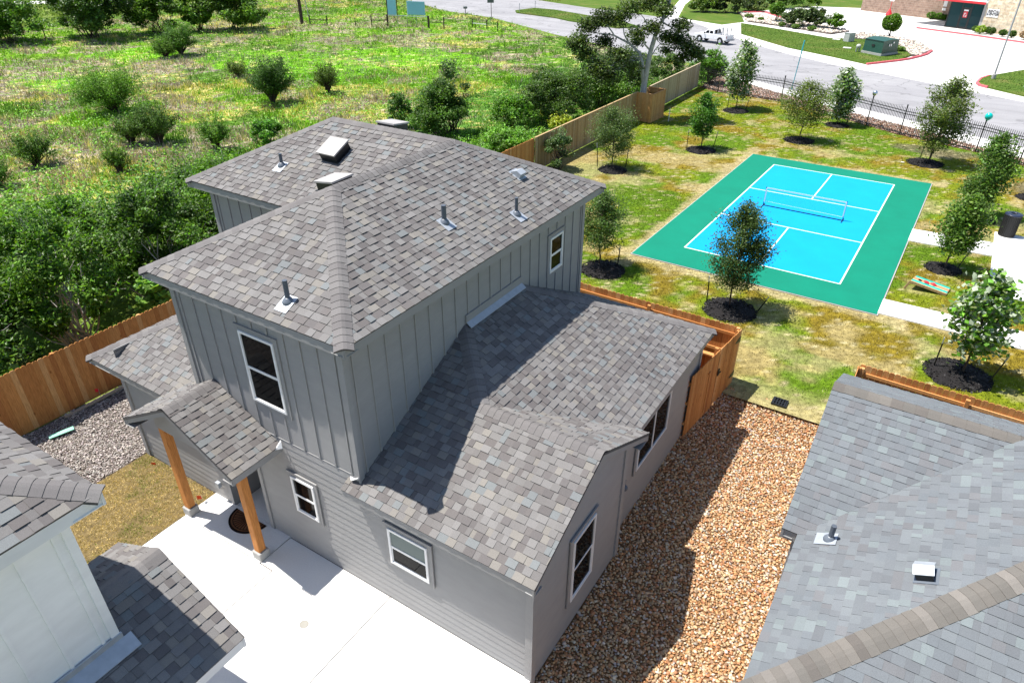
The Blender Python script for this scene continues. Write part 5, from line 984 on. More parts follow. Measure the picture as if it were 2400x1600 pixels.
def gate():
    T = thing('fence_gate', 'cedar side gate with black hinges and latch between the grey house and the gravel', 'gate', (-3.78, 14.45, 0))
    A, B = np.array((-3.79, 14.42)), np.array((-3.44, 17.46)); G = A+(B-A)*0.55; d = (B-A)/np.linalg.norm(B-A); n = np.array((-d[1], d[0]))
    m = MB(); pickets(m, A, G-d*0.02, CEDAR, 1.82, z=-0.12); m.build('fixed_panel', M['cedar'], T)
    m = MB(); pickets(m, G+d*0.02, B, CEDAR, 1.82, z=-0.06); g = m.build('gate_leaf', M['cedar'], T)
    for z in (0.3, 0.95, 1.55):
        m = MB(); o = n*0.03; m.beam((*(A+o), z), (*(B+o), z), 0.038, 0.088, pick(CEDAR)); m.build('rail', M['cedar'], T)
    for f in (0.0, 0.55, 1.0):
        p = A+(B-A)*f+n*0.10; m = MB(); m.box(p[0]-0.045, p[0]+0.045, p[1]-0.045, p[1]+0.045, -0.2, 1.80, pick(CEDAR)); m.build('post', M['cedar'], T)
    for z in (0.35, 1.5):
        m = MB(); p = B-n*0.03-d*0.02; q = B-n*0.03-d*0.36; m.prism([(*(p), z-0.09), (*(p), z+0.09), (*q, z+0.015), (*q, z-0.015)], (*(-n*0.006), 0)); m.build('hinge', M['black'], g)
    m = MB(); p = G-n*0.04+d*0.05; m.obox((*p, 1.05), (*(d*0.05), 0), (*(n*0.012), 0), (0, 0, 0.10)); m.obox((*(p-n*0.03), 1.05), (*(d*0.09), 0), (*(n*0.01), 0), (0, 0, 0.012)); m.build('latch', M['black'], g)
gate()
def crossrails():   # low rails boxing in the space between house wall and gate
    T = thing('yard_fence', 'pair of low cedar cross fences between house wall and side gate', 'fence', (-3.9, 15.3, 0))
    for y in (15.55, 16.45):
        m = MB(); pickets(m, (-5.2, y), (-3.62, y), CEDAR, 1.35, dog=False); m.build('board_panel', M['cedar'], T); m = MB(); m.beam((-5.2, y-0.04, 1.36), (-3.62, y-0.04, 1.36), 0.14, 0.04, pick(CEDAR)); m.build('cap_rail', M['cedar'], T)
crossrails()
IR = [(-18.6, 57.1), (-16.45, 55.98), (-14.0, 55.75), (-11.47, 55.25), (-9.3, 54.1), (-7.15, 52.8), (-4.99, 51.45), (-2.83, 50.0), (-0.7, 49.25), (1.41, 48.35), (3.55, 46.9), (5.8, 45.45), (8.2, 43.9)]
def iron_fence():
    T = thing('iron_fence', 'black iron picket fence curving along the street side of the lawn', 'fence', (*IR[0], 0))
    for a, b in zip(IR[:-1], IR[1:]):
        A, B = np.array(a), np.array(b); L = np.hypot(*(B-A)); k = round(L/0.115); m = MB()
        for z in (0.12, 1.28, 1.44): m.beam((*A, z), (*B, z), 0.04)
        for i in range(1, k): p = A+(B-A)*i/k; m.tube([(*p, 0.05), (*p, 1.62), (*p, 1.68)], [0.0145, 0.0145, 0.003], 4, None, False)
        m.build('picket_panel', M['black'], T)
    for x, y in IR:
        m = MB(); m.box(x-0.035, x+0.035, y-0.035, y+0.035, -0.1, 1.80); m.box(x-0.045, x+0.045, y-0.045, y+0.045, 1.80, 1.83); m.build('post', M['black'], T)
iron_fence()

# ------------------------------------------------------------------ ball court and lawn things
def court():
    T = thing('ball_court', 'blue and green painted ball court with white lines', 'court', (-4.9, 32.4, 0))
    cc = np.mean(COURT, 0); m = MB(); m.prism([(x+np.sign(x-cc[0])*0.045, y+np.sign(y-cc[1])*0.045, -0.1) for x, y in COURT], (0, 0, 0.125)); m.build('slab', M['plinth'], T)
    m = MB(); m.prism([(x, y, 0.0) for x, y in COURT], (0, 0, 0.04)); m.build('surround', M['court_green'], T)
    cs, sn = math.cos(0.013517), math.sin(-0.013517); o = np.array((-8.031, 25.881)); u = np.array((cs, sn)); v = np.array((-sn, cs)); w, l, n = 6.096, 13.411, 2.134
    q = lambda a, b, z: (*(o+u*a+v*b), z)
    m = MB(); m.poly([q(0, 0, 0.044), q(w, 0, 0.044), q(w, l, 0.044), q(0, l, 0.044)]); m.build('playing_surface', M['court_blue'], T)
    t = 0.055
    for a0, a1, b0, b1 in ((0, t, 0, l), (w-t, w, 0, l), (t, w-t, 0, t), (t, w-t, l-t, l), (t, w-t, l/2-n-t/2, l/2-n+t/2), (t, w-t, l/2+n-t/2, l/2+n+t/2), (w/2-t/2, w/2+t/2, t, l/2-n-t/2), (w/2-t/2, w/2+t/2, l/2+n+t/2, l-t)):
        m = MB(); m.poly([q(a0, b0, 0.048), q(a1, b0, 0.048), q(a1, b1, 0.048), q(a0, b1, 0.048)]); m.build('line', M['line'], T)
    # portable net
    N = thing('net', 'portable white-edged net standing across the middle of the blue court', 'net', (*(o+u*3.0+v*6.7), 0.048)); e0, e1 = 1.5, 4.95; y = l/2
    L_, R_ = np.array(q(1.33, y, 0)), np.array(q(4.86, y, 0))
    m = MB(); m.beam(L_+(0, 0, 0.07), R_+(0, 0, 0.07), 0.03)
    for P in (L_, R_): m.beam(P+np.array((*(v*0.28), 0.06)), P-np.array((*(v*0.28), -0.06)), 0.035)
    for P in (L_, R_): m.beam(P+(0, 0, 0.05), P+(0, 0, 0.95), 0.03)
    m.build('frame', plain('navy_frame', (0.01, 0.02, 0.08), 0.4), N)
    m = MB(); m.beam(L_+(0, 0, 0.90), R_+(0, 0, 0.90), 0.012, 0.055); m.beam(L_+(0, 0, 0.27), R_+(0, 0, 0.22), 0.010, 0.012)
    for P, s in ((L_, 1), (R_, -1)): m.beam(P+np.array((*(u*0.02*s), 0.24)), P+np.array((*(u*0.02*s), 0.88)), 0.05, 0.05)
    m.build('net_band', M['line'], N)
    m = MB()
    for i in range(1, 71): p = L_+(R_-L_)*i/71; m.beam(p+(0, 0, 0.25), p+(0, 0, 0.88), 0.0012)
    for z in np.linspace(0.29, 0.84, 12): m.beam(L_+(0, 0, z), R_+(0, 0, z), 0.0012)
    m.build('mesh', M['black'], N)
court()
def cornhole():
    T = thing('cornhole_board', 'striped cornhole board in orange and teal on the grass by the footpath', 'cornhole board', (0.85, 27.2, 0))
    f0, f1 = np.array((0.36, 27.42, 0.34)), np.array((0.22, 26.86, 0.34)); b0, b1 = np.array((1.52, 27.62, 0.07)), np.array((1.44, 27.02, 0.07)); m = MB(); cols = [(0.02, 0.42, 0.33), (0.75, 0.28, 0.14), (0.70, 0.50, 0.28), (0.02, 0.42, 0.33)]; st = [0, 0.3, 0.62, 0.68, 1]
    L = lambda a, b, t: a+(b-a)*t
    st = [0.0, 0.26, 0.30, 0.62, 0.66, 0.95, 1.0]; cols = [(0.02, 0.40, 0.32), (0.70, 0.52, 0.30), (0.72, 0.25, 0.12), (0.70, 0.52, 0.30), (0.02, 0.40, 0.32), (0.70, 0.52, 0.30)]
    for i, c in enumerate(cols): m.prism([L(f0, f1, st[i]), L(b0, b1, st[i]), L(b0, b1, st[i+1]), L(f0, f1, st[i+1])], (0, 0, 0.014), c)
    m.build('top', M['board_paint'], T); wd = (0.55, 0.38, 0.20); m = MB()
    for a, b in ((f0, b0), (b0, b1), (b1, f1), (f1, f0)): m.beam(a-(0, 0, 0.045), b-(0, 0, 0.045), 0.02, 0.085, wd)
    m.build('frame', M['cedar'], T)
    for f, s in ((f0, 1), (f1, -1)): m = MB(); d = np.array((-0.12, -0.02, -0.34)); m.beam(f-(0, 0, 0.02), f+d, 0.02, 0.08, wd); m.build('leg', M['cedar'], T)
    m = MB(); c = L(L(f0, b0, 0.18), L(f1, b1, 0.18), 0.5); nn = np.cross(b0-f0, f1-f0); nn = nn/np.linalg.norm(nn); nn = nn if nn[2] > 0 else -nn; c = c+nn*0.017; e1 = (b0-f0)/np.linalg.norm(b0-f0); e2 = np.cross(nn, e1)
    m.poly([c+0.075*(e1*math.cos(t)+e2*math.sin(t)) for t in np.linspace(0, 6.283, 21)[:-1]]); m.build('hole', M['dark'], T)
    for k, t, lb in ((0.36, 0.52, 'red bean bag on the cornhole board nearer its hole'), (0.56, 0.45, 'red bean bag on the cornhole board nearer its low end')):
        p = L(L(f0, b0, k), L(f1, b1, k), t)+nn*0.04; m = MB(); g = 7; V = []; F = []
        ca, sa = math.cos(0.5+k*3), math.sin(0.5+k*3)
        for s in (1, -1):
            for i in range(g):
                for j in range(g):
                    a, b = i/(g-1)*2-1, j/(g-1)*2-1; h = 0.030*((1-a*a)*(1-b*b))**0.5*s; V.append(p+(e1*(a*ca-b*sa)+e2*(a*sa+b*ca))*0.085+nn*h)
            o = 0 if s == 1 else g*g; F += [(o+i*g+j, o+i*g+j+1, o+(i+1)*g+j+1, o+(i+1)*g+j) for i in range(g-1) for j in range(g-1)]
        m.add(V, F); tag(m.build('bean_bag', M['red'], None, True), lb, 'bean bag', 'red bean bags on the cornhole board')
cornhole()
def trash_can():
    T = thing('trash_can', 'black round trash can standing on the pale paving at the right edge', 'trash can', (3.15, 34.62, 0.035)); x, y, z = 3.15, 34.62, 0.035
    m = MB(); m.lathe([(0.02, 0.0), (0.30, 0.0), (0.305, 0.02), (0.31, 0.90), (0.315, 0.93)], (x, y, z), 28)
    for i in range(28):
        t = 6.2832*i/28; m.beam((x+0.312*math.cos(t), y+0.312*math.sin(t), z+0.04), (x+0.318*math.cos(t), y+0.318*math.sin(t), z+0.88), 0.03, 0.012)
    m.build('body', M['black'], T); m = MB(); m.lathe([(0.33, 0.92), (0.335, 0.955), (0.31, 0.975), (0.13, 0.99), (0.11, 0.96), (0.11, 0.93)], (x, y, z), 28); m.build('lid', plain('navy_lid', (0.018, 0.024, 0.05), 0.35), T, True)
    m = MB(); m.lathe([(0.01, 0.0), (0.10, 0.0), (0.102, 0.012), (0.01, 0.013)], (x, y, z+0.945), 20); m.build('opening', M['dark'], T)
trash_can()
def balloon(x, y, z, r, mat, lb):
    T = thing('balloon', lb, 'balloon', (x, y, z), None); m = MB(); prof = [(0.004, -r*1.22), (0.03*r/0.15, -r*1.16), (r*0.35, -r*0.98)]+[(r*math.sin(a), -r*math.cos(a)*1.05) for a in np.linspace(0.5, 3.12, 14)]+[(0.002, r*1.05)]
    m.lathe(prof, (x, y, z), 20); m.build('skin', M[mat], T, True); m = MB(); m.tube([(x, y, z-r*1.2), (x+0.01, y, z-r*1.2-0.12)], 0.004, 5); m.build('ribbon', M['white'], T)
balloon(-4.96, 51.43, 2.02, 0.165, 'silver', 'silver balloon tied to an iron fence post'); balloon(1.45, 48.33, 2.02, 0.20, 'teal', 'turquoise balloon tied to an iron fence post')
def post_thing(name, label, cat, parts, loc, group=None):
    T = thing(name, label, cat, loc, group)
    for nm, mb, mt in parts: mb.build(nm, M[mt] if isinstance(mt, str) else mt, T)
    return T
m1 = MB().tube([(-11.84, 60.2, 0), (-11.70, 60.28, 2.6)], 0.035, 8); m2 = MB().tube([(-11.70, 60.28, 2.6), (-11.65, 60.31, 3.6)], 0.05, 8)
post_thing('marker_pole', 'tall thin blue-teal pole on the pavement behind the iron fence', 'pole', [('shaft', m1, 'bluepole'), ('sleeve', m2, plain('pole_sleeve', (0.03, 0.40, 0.42), 0.5))], (-11.84, 60.2, 0))
m1 = MB().tube([(-17.95, 53.9, 0), (-17.93, 53.9, 0.75)], 0.03, 6); 
m = MB(); m.tube([(-16.3, 45.2, 0.0), (-16.28, 45.2, 0.85)], 0.022, 6); tag(m.build('survey_stake', M['vinyl']), 'thin white stake in the grass beside the cedar tree box', 'stake')
m = MB()
for i in range(5): m.box(-2.14+i*0.075, -2.14+i*0.075+0.035, 17.02, 17.32, 0.02, 0.045)
m.box(-2.17, -1.76, 16.99, 17.02, 0.0, 0.05); m.box(-2.17, -1.76, 17.32, 17.35, 0.0, 0.05); m.box(-2.17, -2.14, 17.02, 17.32, 0.0, 0.05); m.box(-1.79, -1.76, 17.02, 17.32, 0.0, 0.05); m.box(-2.14, -1.79, 17.15, 17.18, 0.015, 0.04)
T = thing('drain_grate', 'black slotted drain grate where the gravel meets the lawn', 'drain', (-1.96, 17.17, 0)); m.build('grate', M['black'], T); m = MB(); m.box(-2.15, -1.78, 17.01, 17.33, -0.02, 0.004); m.build('sump', M['dark'], T)
for x, y, lb in ((-6.3, 18.9, 'white paper scrap on the near lawn'), (-2.0, 43.6, 'white paper scrap on the far lawn')):
    m = MB(); m.prism([(x, y, 0.05), (x+0.16, y-0.04, 0.055), (x+0.17, y+0.02, 0.06), (x+0.02, y+0.05, 0.06)], (0, 0, 0.01)); tag(m.build('paper_scrap', M['white']), lb, 'litter', 'paper scraps on the lawn')

# ------------------------------------------------------------------ patio things
def doormat():
    T = thing('doormat', 'half-round brown doormat with fan ribs at the porch door', 'doormat', (-10.95, 6.28, 0.013)); c = np.array((-10.95, 6.28)); z = 0.016; R = 0.50; m = MB()
    arc = lambda r, n=33: [(c[0]+r*math.cos(t), c[1]-r*0.98*math.sin(t), z) for t in np.linspace(0, math.pi, n)]
    m.prism(arc(R), (0, 0, 0.012), (0.16, 0.07, 0.035)); m.build('coir', M['mat'], T); m = MB(); a, b = arc(R), arc(R*0.90)
    for i in range(32): m.prism([a[i], a[i+1], b[i+1], b[i]], (0, 0, 0.018), (0.012, 0.008, 0.006))
    for k in range(1, 16):
        t = math.pi*k/16; e = np.array((math.cos(t), -0.98*math.sin(t))); p, q = c+e*0.14, c+e*R*0.82; m.beam((*p, z+0.013), (*q, z+0.013), 0.014, 0.010, (0.012, 0.008, 0.006))
    a, b = arc(R*0.82), arc(R*0.79)
    for i in range(32): m.prism([a[i], a[i+1], b[i+1], b[i]], (0, 0, 0.017), (0.012, 0.008, 0.006))
    m.build('ribs', M['mat'], T)
doormat()
m = MB(); m.lathe([(0.02, 0.0), (0.09, 0.0), (0.09, 0.008), (0.075, 0.010), (0.070, 0.006), (0.005, 0.006)], (-7.87, 4.97, 0.0), 24); tag(m.build('cleanout_cap', plain('cap_grey', (0.30, 0.29, 0.26), 0.6)), 'small round clean-out cover set in the white patio slab', 'drain cover')
m = MB(); m.lathe([(0.01, 0.0), (0.035, 0.0), (0.035, 0.006), (0.01, 0.007)], (-12.2, 6.02, 0.012), 16); tag(m.build('pipe_cap', M['pipe']), 'tiny dark pipe cap in the patio beside the left porch post', 'drain cover')
def flag(x, y, mat, lb, h=0.3):
    T = thing('marker_flag', lb, 'flag', (x, y, 0), 'utility marker flags'); m = MB(); m.tube([(x, y, -0.02), (x+0.03, y, h)], 0.004, 5); m.build('wire', M['steel'], T); m = MB(); m.prism([(x+0.03, y, h), (x+0.025, y, h-0.10), (x-0.08, y-0.05, h-0.14), (x-0.08, y-0.05, h-0.02)], (0.002, 0.003, 0)); m.build('cloth', M[mat], T)
flag(-12.33, 6.0, 'orange', 'orange marker flag at the foot of the left porch post', 0.2); flag(-18.1, 7.0, 'pinkflag', 'red marker flag against the cedar fence', 0.4); flag(-14.4, 6.18, 'orange', 'orange marker flag in the sod against the house wall', 0.08)
m = MB(); m.prism([(-17.66, 5.32, 0.05), (-17.50, 5.26, 0.06), (-17.34, 5.82, 0.07), (-17.5, 5.88, 0.06)], (0, 0, 0.02)); tag(m.build('plank', M['mint']), 'pale mint-green board lying on the crushed stone', 'board')
m = MB(); m.beam((-18.12, 6.0, 0.04), (-18.1, 7.9, 0.06), 0.09, 0.04, (0.42, 0.36, 0.28)); tag(m.build('timber_scrap', M['cedar']), 'weathered timber offcut lying along the foot of the cedar fence', 'timber')

# ------------------------------------------------------------------ across the street
def truck():
    """built facing -x, then turned; real size about 5.2 m scaled to the street"""
    T = thing('pickup_truck', 'white pickup truck with ladder racks in its bed on the street', 'truck', (0, 0, 0)); s = 1.0; w = 0.86
    def slab(m, prof, y0, y1, col=None): m.prism([(x, y0, z) for x, z in prof], (0, y1-y0, 0), col)
    # x: 0 = front bumper, rear 4.85
    m = MB(); slab(m, [(0.05, 0.50), (0.02, 0.72), (0.10, 0.95), (1.35, 1.04), (3.05, 1.06), (3.05, 0.52), (0.3, 0.45)], -w, w); slab(m, [(3.051, 0.50), (3.051, 1.08), (4.80, 1.08), (4.80, 0.50)], -w, -w+0.08); slab(m, [(3.051, 0.50), (3.051, 1.08), (4.80, 1.08), (4.80, 0.50)], w-0.08, w); m.box(3.051, 4.80, -w+0.081, w-0.081, 0.55, 0.66); m.box(3.051, 3.12, -w+0.081, w-0.081, 0.661, 1.07)
    body = m.build('body', M['white'], T); b = body.modifiers.new("b", 'BEVEL'); b.width = 0.04; b.segments = 2
    m = MB(); P0 = [(1.32, -w+0.03, 1.04), (3.02, -w+0.03, 1.06), (3.02, w-0.03, 1.06), (1.32, w-0.03, 1.04)]; P1 = [(1.95, -w+0.17, 1.60), (2.90, -w+0.17, 1.60), (2.90, w-0.17, 1.60), (1.95, w-0.17, 1.60)]
    m.add(P0+P1, [(3, 2, 1, 0), (4, 5, 6, 7), (0, 1, 5, 4), (1, 2, 6, 5), (2, 3, 7, 6), (3, 0, 4, 7)]); cab = m.build('cab', M['white'], T); b = cab.modifiers.new("b", 'BEVEL'); b.width = 0.04; b.segments = 2
    for sg in (-1, 1):
        for x0, x1, t0, t1 in ((1.62, 2.22, 2.0, 2.22), (2.32, 2.82, 2.32, 2.76)):
            m = MB(); ya, yb = sg*(w-0.055), sg*(w-0.165); m.prism([(x0, ya, 1.13), (x1, ya, 1.13), (t1, yb, 1.52), (t0, yb, 1.52)], (0, sg*0.012, 0.002)); m.build('side_window', M['glass'], T)
    m = MB(); m.prism([(3.005, -0.62, 1.13), (3.005, 0.62, 1.13), (2.915, 0.54, 1.54), (2.915, -0.54, 1.54)], (0.012, 0, 0.002)); m.build('rear_window', M['glass'], T)
    m = MB(); m.prism([(1.42, -0.70, 1.10), (1.42, 0.70, 1.10), (1.91, 0.58, 1.56), (1.91, -0.58, 1.56)], (-0.015, 0, 0.012)); m.build('windscreen', M['glass'], T)
    m = MB(); m.box(4.80, 4.85, -0.70, 0.70, 0.62, 1.06); m.build('tailgate', M['white'], T); m = MB(); m.box(4.84, 4.98, -w, w, 0.42, 0.56); m.build('rear_bumper', M['steel'], T); m = MB(); m.box(-0.06, 0.06, -w, w, 0.38, 0.60); m.build('front_bumper', M['steel'], T)
    for sg in (-1, 1):
        m = MB(); m.box(4.80, 4.83, sg*0.72-0.07, sg*0.72+0.07, 0.72, 1.04); m.build('tail_light', M['redlens'], T); m = MB(); m.box(0.02, 0.07, sg*0.66-0.14, sg*0.66+0.14, 0.70, 0.86); m.build('headlight', M['silver'], T); m = MB(); m.obox((1.62, sg*(w+0.10), 1.14), (0.05, 0, 0), (0, 0.08, 0), (0, 0, 0.08)); m.build('mirror', M['black'], T)
        for x in (0.92, 3.95):
            m = MB(); y0 = sg*(w-0.11); m.tube([(x, y0-0.12, 0.36), (x, y0-0.10, 0.36), (x, y0+0.12, 0.36)], [0.34, 0.365, 0.365], 24); t = m.build('wheel', M['tyre'], T); m = MB(); m.tube([(x, y0+sg*0.10, 0.36), (x, y0+sg*0.135, 0.36)], [0.22, 0.19], 16); m.build('rim', M['silver'], t)
            m = MB(); pts = [(x+0.43*math.cos(a), 0, 0.40+0.43*math.sin(a)) for a in np.linspace(0.1, math.pi-0.1, 13)]; m.prism([(p[0], sg*(w+0.004), p[2]) for p in pts]+[(x-0.40, sg*(w+0.004), 0.48), (x+0.40, sg*(w+0.004), 0.48)], (0, sg*0.01, 0)); m.build('wheel_arch', M['black'], T)
    for x in (3.35, 4.05, 4.62):
        m = MB()
        for sg in (-1, 1): m.beam((x+0.16, sg*0.55, 0.7), (x-0.02, sg*0.42, 1.92), 0.05); m.beam((x-0.20, sg*0.55, 0.7), (x-0.02, sg*0.42, 1.90), 0.05)
        m.beam((x-0.02, -0.42, 1.75), (x-0.02, 0.42, 1.75), 0.04); m.build('rack_frame', M['steel'], T)
    T.scale = (0.86, 0.86, 0.86); T.rotation_euler = (0, 0, rad(-16)); T.location = (-27.0, 80.85, 0)
truck()
def cabinet():
    P = [(-10.16, 81.4), (-8.1, 79.95), (-6.9, 82.4), (-8.96, 83.9)]; P = np.array(P); c = P.mean(0)
    T = thing('transformer_cabinet', 'big dark green transformer cabinet on a concrete pad across the street', 'cabinet', (*c, 0.12)); m = MB(); m.prism([(*q, 0.10) for q in P], (0, 0, 0.22)); m.build('pad', M['plinth'], T)
    Q = c+(P-c)*0.93; z0, z1 = 0.32, 1.55; m = MB(); m.add([(*q, z0) for q in Q]+[(*(c+(q-c)*0.97), z1-0.10) for q in Q], [(0, 1, 5, 4), (1, 2, 6, 5), (2, 3, 7, 6), (3, 0, 4, 7), (4, 5, 6, 7)]); m.build('housing', M['xgreen'], T)
    r0, r1 = (Q[0]+Q[3])/2, (Q[1]+Q[2])/2; m = MB(); E = [(*(c+(q-c)*1.02), z1-0.10) for q in Q]; m.add(E+[(*(c+(r0-c)*1.02), z1), (*(c+(r1-c)*1.02), z1)], [(0, 1, 5, 4), (2, 3, 4, 5), (3, 0, 4), (1, 2, 5), (3, 2, 1, 0)]); m.build('lid', M['xgreen'], T)
    d = (Q[1]-Q[0])/np.linalg.norm(Q[1]-Q[0]); n = np.array((d[1], -d[0])); e = (Q[2]-Q[1])/np.linalg.norm(Q[2]-Q[1]); k = np.array((e[1], -e[0]))
    m = MB(); p = (Q[0]+Q[1])/2+n*0.02; m.obox((*p, 0.95), (*(d*0.17), 0), (*(n*0.02), 0), (0, 0, 0.09)); m.build('handle', M['black'], T)
    for i in (-0.28, 0.0): m = MB(); p = (Q[1]+Q[2])/2+k*0.03+e*i; m.obox((*p, 1.02), (*(e*0.07), 0), (*(k*0.008), 0), (0, 0, 0.10)); m.build('label_plate', M['vinyl'], T)
    m = MB(); p = (Q[1]+Q[2])/2+k*0.03+e*0.35; m.obox((*p, 1.22), (*(e*0.10), 0), (*(k*0.008), 0), (0, 0, 0.06)); m.build('label_plate', M['vinyl'], T)
    G = np.array([(-13.07, 88.3), (-12.47, 87.95), (-12.0, 88.7), (-12.6, 89.05)]); g = G.mean(0); T = thing('utility_box', 'light grey square utility box on the grass island', 'utility box', (*g, 0.12)); m = MB(); m.prism([(*q, 0.12) for q in G], (0, 0, 0.82)); m.build('housing', M['grey'], T); m = MB(); m.prism([(*(g+(q-g)*1.05), 0.945) for q in G], (0, 0, 0.05)); m.build('lid', M['grey'], T)
    for x, y, lb in ((-13.9, 89.1, 'flat pale ground lid beside the grey utility box'), (-11.8, 83.5, 'flat pale ground lid in front of the green cabinet')):
        m = MB(); m.box(x-0.38, x+0.38, y-0.30, y+0.30, 0.12, 0.17); m.box(x-0.32, x+0.32, y-0.24, y+0.24, 0.17, 0.178); tag(m.build('ground_lid', M['walk']), lb, 'lid', 'ground lids on the grass island')
    T = thing('backflow_valve', 'grey covered water valve beside the green cabinet', 'valve', (-10.5, 81.6, 0.12)); m = MB(); m.sphere((-10.5, 81.7, 0.62), 0.24, 14, 10, sc=(1, 1, 0.9)); m.build('cover', M['grey'], T, True); [MB().tube([(*q, 0.1), (*q, 0.5)], 0.06, 8).build('pipe', M['steel'], T) for q in ((-10.62, 81.45), (-10.4, 81.9))]
cabinet()
def lightpole():
    T = thing('lamp_post', 'tall thin grey parking-lot lamp post at the right', 'lamp post', (1.55, 73.3, 0)); m = MB(); m.lathe([(0.02, 0), (0.16, 0), (0.16, 0.35), (0.10, 0.42), (0.02, 0.42)], (1.55, 73.3, 0.1), 16); m.build('base', M['plinth'], T); m = MB(); m.tube([(1.55, 73.3, 0.5), (1.55, 73.3, 7.2)], [0.075, 0.055], 12); m.build('pole', M['steel'], T); m = MB(); m.tube([(1.55, 73.3, 7.1), (1.3, 73.7, 7.25)], 0.04, 8); m.obox((1.1, 74.0, 7.28), (-0.18, 0.27, 0.02), (0.13, 0.09, 0), (0, 0, 0.06)); m.build('lamp_head', M['steel'], T)
    T = thing('utility_box', 'small pale green pedestal on the corner island', 'utility box', (3.9, 70.6, 0.12)); m = MB(); m.box(3.72, 4.12, 70.4, 70.8, 0.12, 0.95); m.build('housing', plain('pale_green', (0.35, 0.52, 0.40), 0.6), T); m = MB(); m.box(3.69, 4.15, 70.37, 70.83, 0.951, 1.02); m.build('lid', plain('pale_green_lid', (0.38, 0.55, 0.43), 0.6), T)
lightpole()
def text_mesh(name, body, size, loc, xdir, zdir, mat, parent, ext=0.005):
    cu = bpy.data.curves.new(name, 'FONT'); cu.body = body; cu.size = size; cu.extrude = ext; cu.align_x = 'CENTER'; cu.space_line = 0.85; cu.offset = 0.012; tmp = bpy.data.objects.new(name, cu); COL.objects.link(tmp)
    dg = bpy.context.evaluated_depsgraph_get(); me = bpy.data.meshes.new_from_object(tmp.evaluated_get(dg)); bpy.data.objects.remove(tmp)
    x = Vector(xdir).normalized(); z = Vector(zdir).normalized(); y = z.cross(x); off = world_of(parent)
    me.transform(Matrix(((x.x, z.x, -y.x, loc[0]-off.x), (x.y, z.y, -y.y, loc[1]-off.y), (x.z, z.z, -y.z, loc[2]-off.z), (0, 0, 0, 1)))); me.materials.clear(); me.materials.append(M[mat]); o = bpy.data.objects.new(name, me); COL.objects.link(o); o.parent = parent; return o
